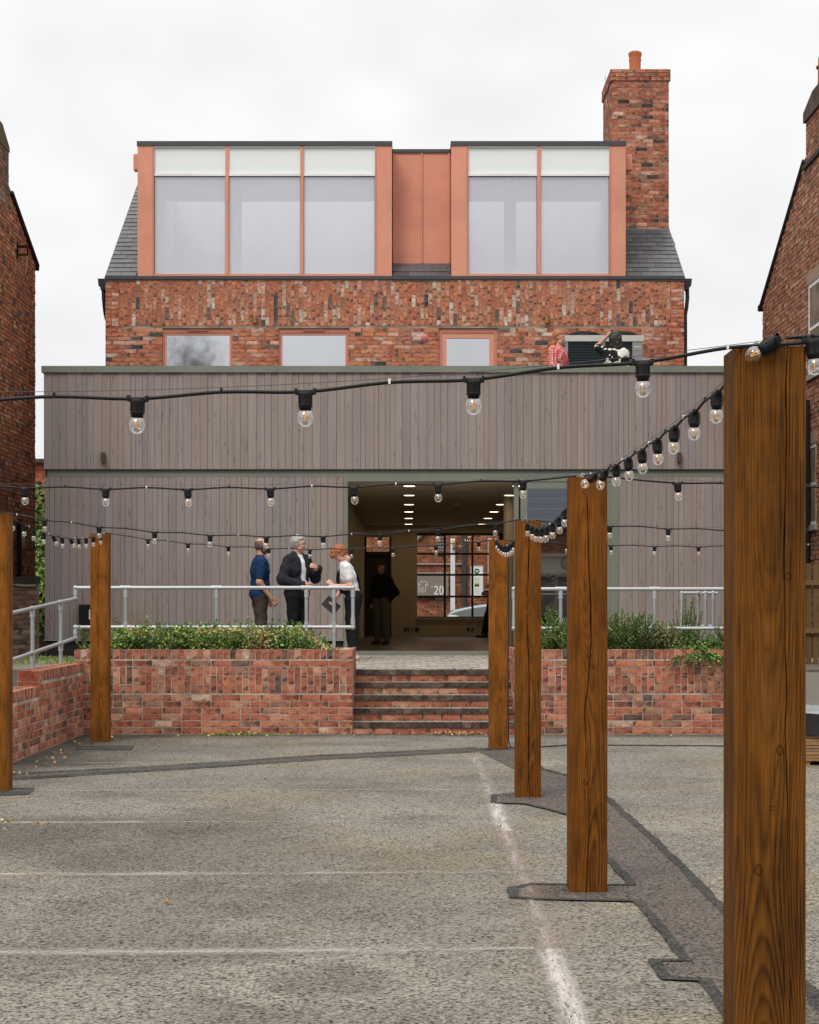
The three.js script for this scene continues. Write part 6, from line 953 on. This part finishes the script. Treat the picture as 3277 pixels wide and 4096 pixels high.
  if (o.jacket) { const j = o.jacket; const op = (x, y, z) => { const q = (j.open ?? 0.04) * S - Math.abs(x - (j.off ?? 0) * S); return z > 0.02 * S && y > (j.openTo ?? 0.9) * S ? q + (y < 1.2 * S ? 0 : 0) : -1; };
    wear('jacket', [...torso, ...sleeve(AL, j.sleeve), ...sleeve(AR, j.sleeve), C([0, 1.42, -0.02], [0, 1.47, -0.02], 0.068, 0.066)], 0.026, [(x, y, z) => (j.hem ?? 0.9) * S - y, op], cloth(j.c), 0.012, 0.008); }
  if (o.bib) wear('dungaree_bib', [torso[0], torso[1], torso[2]], 0.026, [(x, y, z) => y - (1.06 * S), (x, y, z) => 0.86 * S - y], cloth(o.trousers.c), 0.012, 0.006);
  if (o.straps) for (const sx of [-1, 1]) part('strap', pipe([[sx * 0.07, 1.05, 0.145], [sx * 0.085, 1.30, 0.145], [sx * 0.09, 1.465, 0.01], [sx * 0.08, 1.30, -0.135], [sx * 0.03, 1.05, -0.13]].map(up), 0.016, 6, 4), cloth(o.trousers.c), t);
  const fm = cloth(o.shoes ?? [0.02, 0.02, 0.02], 0.6); feet.forEach(b => { const g = cap(b.a, b.b, b.r0 + 0.008, b.r1 + 0.01), [l, h] = bounds([g], 0.02); const f0 = boneField([g], 0.01); part('shoe', nets((x, y, z) => Math.max(f0(x, y, z), 0.001 - y), l, h, 0.009), fm, t); });
  // hair
  if (o.hair) { const hb = o.hair.bones.map(b => cap(b.a.map(v => v * S), b.b.map(v => v * S), b.r0 * S, b.r1 * S)), f0 = boneField(hb, 0.02), cut = o.hair.cut, [l, h] = bounds(hb, 0.03), g = nets((x, y, z) => { let d = f0(x, y, z) + (noise3(x * 60, y * 24, z * 60) - 0.5) * 0.020; if (cut) d = Math.max(d, cut(x / S, y / S, z / S) * S); return d; }, l, h, 0.007); g.applyMatrix4(rot); part('hair', g, mat(o.hair.c, { roughness: 0.6 }), t); }
  t.userData.head = undefined; delete t.userData.head; return { t, up, S };
}
const FL = 0.69;
person('bald bearded man in navy polo shirt and brown trousers', [-2.155, FL, -27.4], 1.78, { H: 1.79, build: 1.08, shoulder: 0.2, R: [[-0.245, 1.12, -0.04], [-0.215, 0.87, 0.15]], L: [[0.25, 1.12, -0.02], [0.22, 0.88, 0.14]], handR: { curl: 0.9 }, look: -0.12, stubble: [0.13, 0.08, 0.06], beard: [0.10, 0.055, 0.035], shirt: { c: [0.012, 0.035, 0.095], sleeve: 0.72, hem: 0.86, pad: 0.018 }, trousers: { c: [0.062, 0.045, 0.043] }, shoes: [0.05, 0.035, 0.03] });
{
  const p = person('grey-haired man in dark jacket and white shirt, one hand raised', [-1.584, FL, -27], 0.85, { H: 1.81, build: 1.02, R: [[-0.30, 1.14, 0.0], [-0.10, 1.05, 0.22]], L: [[0.30, 1.16, 0.06], [0.16, 1.30, 0.26]], handR: { curl: 0.75, dir: [0.6, 0, 0.6], palm: [0, 0.2, -1] }, handL: { curl: 0.2, dir: [-0.75, 0.25, 0.1], palm: [0, -0.3, -1] }, look: 0.45, nod: 0.08, brow: [0.3, 0.28, 0.26], shirt: { c: [0.72, 0.73, 0.75], sleeve: 1.9, hem: 0.95, pad: 0.010 }, jacket: { c: [0.022, 0.022, 0.030], sleeve: 1.92, hem: 0.86, open: 0.045, openTo: 1.1 }, trousers: { c: [0.010, 0.010, 0.012] }, hair: { c: [0.33, 0.33, 0.33], bones: [cap([0, 0.045, -0.02], [0, 0.04, 0.005], 0.097, 0.092), cap([0, -0.01, -0.045], [0, 0.02, -0.04], 0.072, 0.08), cap([-0.04, 0.10, 0.05], [0.04, 0.11, 0.05], 0.025)], cut: (x, y, z) => Math.max(Math.min(z - 0.005 - x * x * 4, 0.072 - y), -0.06 - y) } });
  part('glasses', [new THREE.TorusGeometry(0.02, 0.0025, 6, 16).translate(-0.027, 0, 0), new THREE.TorusGeometry(0.02, 0.0025, 6, 16).translate(0.027, 0, 0)].map(g => { g.rotateX(0.08); g.translate(0, 0.012, 0.1); g.rotateY(0.45); g.translate(...p.up([0, 1.635, 0.02])); return g; }), M.black, p.t);
}
{
  const hairC = [0.30, 0.085, 0.025];
  const p = person('red-haired woman in white T-shirt and black dungarees, head bowed', [-0.773, FL, -26.6], -1.40, { H: 1.68, build: 0.95, shoulder: 0.165, lean: 0.26, neck: 0.85, L: [[0.20, 1.13, 0.02], [0.13, 1.20, 0.26]], R: [[-0.22, 1.14, 0.06], [-0.16, 0.93, 0.25]], handL: { curl: 0.7, dir: [-0.2, 0.6, 0.6], palm: [-1, 0, 0.2] }, handR: { curl: 0.7, dir: [0, -0.7, 0.6], palm: [1, 0, 0] }, nod: 0.72, skin: [0.60, 0.33, 0.25], brow: [0.3, 0.12, 0.05], shirt: { c: [0.66, 0.67, 0.69], sleeve: 0.55, hem: 0.95, pad: 0.018 }, trousers: { c: [0.012, 0.012, 0.014], top: 1.02, hem: 0.16, pad: 0.026 }, bib: true, straps: true, shoes: [0.55, 0.38, 0.33], hair: { c: hairC, bones: [cap([0, 0.045, -0.015], [0, 0.04, 0.02], 0.103, 0.10), cap([0, 0.0, -0.04], [0, 0.03, -0.04], 0.085), cap([-0.05, 0.07, 0.085], [0.05, 0.06, 0.09], 0.036), cap([0.06, 0.03, 0.05], [0.075, -0.05, 0.055], 0.03, 0.018), cap([-0.06, 0.03, 0.05], [-0.075, -0.05, 0.055], 0.03, 0.018), cap([0.03, 0.06, 0.10], [0.05, 0.01, 0.125], 0.026, 0.012), cap([-0.02, 0.07, 0.10], [-0.03, 0.015, 0.13], 0.026, 0.012)], cut: (x, y, z) => Math.max(-0.075 - y, Math.min(z - 0.02, 0.036 - y)) } });
  const w = p.up([-0.16, 0.93, 0.25]), n = part('notebook', new RoundedBoxGeometry(0.015, 0.235, 0.165, 2, 0.004).rotateX(0.85).translate(w[0] + 0.035, w[1] - 0.09, w[2] + 0.06), mat([0.02, 0.024, 0.032], { roughness: 0.6 }), p.t);
}
person('person in dark jacket and grey trousers standing in the dark room', [-0.5, 0.705, -36.8], -0.55, { H: 1.62, build: 0.95, shoulder: 0.165, L: [[0.30, 1.12, -0.10], [0.17, 0.95, 0.02]], R: [[-0.23, 1.12, -0.02], [-0.20, 0.88, 0.10]], shirt: { c: [0.02, 0.02, 0.022], sleeve: 1.9, hem: 0.9 }, jacket: { c: [0.014, 0.014, 0.017], sleeve: 1.95, hem: 0.78, open: 0.02 }, trousers: { c: [0.13, 0.12, 0.105], pad: 0.035 }, hair: { c: [0.03, 0.02, 0.015], bones: [cap([0, 0.045, -0.02], [0, 0.04, 0.0], 0.099, 0.094), cap([0, 0.03, -0.11], [0, 0.04, -0.12], 0.04), cap([0, 0.0, -0.04], [0, 0.03, -0.04], 0.078)], cut: (x, y, z) => Math.max(Math.min(z - 0.005, 0.068 - y), -0.07 - y) } });
person('dark-clothed person leaning at the rear window, half hidden by a post', [2.024, 0.705, -44.1], -1.2, { H: 1.7, build: 1.0, lean: -0.05, L: [[0.24, 1.12, -0.05], [0.15, 1.08, 0.18]], R: [[-0.24, 1.12, -0.05], [-0.15, 1.08, 0.18]], legs: [[[0.09, 0.92, 0], [0.10, 0.52, 0.14], [0.10, 0.09, 0.26], [0.12, 0.03, 0.42]], [[-0.09, 0.92, 0], [-0.10, 0.52, 0.12], [-0.11, 0.09, 0.22], [-0.13, 0.03, 0.38]]], shirt: { c: [0.012, 0.012, 0.014], sleeve: 1.9, hem: 0.85, pad: 0.02 }, trousers: { c: [0.012, 0.012, 0.014] }, hair: { c: [0.02, 0.015, 0.012], bones: [cap([0, 0.045, -0.02], [0, 0.04, 0.0], 0.098, 0.094), cap([0, 0.0, -0.04], [0, 0.03, -0.04], 0.08)], cut: (x, y, z) => Math.max(Math.min(z - 0.005, 0.068 - y), -0.07 - y) } });
{
  const ging = (x, y, z) => { const a = Math.sin(x * 150) > 0, b = Math.sin(y * 150) > 0, c = Math.sin(z * 150) > 0, n = a + b + c; return n === 0 ? [0.72, 0.62, 0.60] : n === 1 ? [0.62, 0.22, 0.20] : n === 2 ? [0.60, 0.10, 0.10] : [0.55, 0.03, 0.04]; };
  person('red-haired woman in red gingham shirt on the roof terrace', [2.52, 4.35, -31.4], 1.0, { H: 1.74, build: 1.12, shoulder: 0.19, L: [[0.21, 1.12, 0.03], [0.15, 0.98, 0.2]], R: [[-0.21, 1.12, 0.03], [-0.15, 0.98, 0.2]], look: 0.35, nod: 0.12, skin: [0.58, 0.31, 0.23], brow: [0.3, 0.12, 0.05], shirt: { paint: ging, sleeve: 1.8, hem: 0.85, pad: 0.016, cell: 0.009 }, trousers: { c: [0.03, 0.04, 0.07] }, hair: { c: [0.30, 0.12, 0.045], bones: [cap([0, 0.045, -0.02], [0, 0.04, 0.005], 0.099, 0.094), cap([0, 0.0, -0.05], [0, -0.12, -0.06], 0.078, 0.06), cap([-0.03, -0.10, -0.07], [-0.05, -0.24, -0.06], 0.045, 0.03), cap([0.04, -0.08, -0.06], [0.06, -0.22, -0.04], 0.045, 0.028)], cut: (x, y, z) => Math.min(z - 0.01, 0.066 - y) } });
  const cow = (x, y, z) => { const n = noise3(x * 9 + 2, y * 8 + 1, z * 9 + 7) + 0.35 * (noise3(x * 24, y * 24, z * 24) - 0.5); return n > 0.46 ? [0.68, 0.68, 0.62] : [0.016, 0.016, 0.018]; };
  person('dark-haired woman seen from behind in black and white blouse, hand on head', [3.505, 4.35, -31.6], 2.95, { H: 1.75, build: 1.02, shoulder: 0.165, L: [[0.31, 1.52, 0.02], [0.09, 1.745, 0.0]], R: [[-0.22, 1.12, 0.03], [-0.15, 0.98, 0.2]], handL: { curl: 0.5, dir: [-0.8, 0.2, -0.1], palm: [-0.1, -1, 0] }, shirt: { paint: cow, sleeve: 0.85, hem: 0.85, pad: 0.022, cell: 0.009 }, trousers: { c: [0.02, 0.02, 0.025] }, hair: { c: [0.014, 0.010, 0.009], bones: [cap([0, 0.045, -0.02], [0, 0.04, 0.005], 0.102, 0.097), cap([-0.03, 0.0, -0.05], [-0.05, -0.14, -0.06], 0.082, 0.07), cap([0.03, 0.0, -0.05], [0.04, -0.12, -0.06], 0.082, 0.066), cap([0.02, 0.11, -0.02], [0.05, 0.13, -0.02], 0.04)], cut: (x, y, z) => Math.min(z - 0.01, 0.066 - y) } });
}

renderer.render(scene, camera);
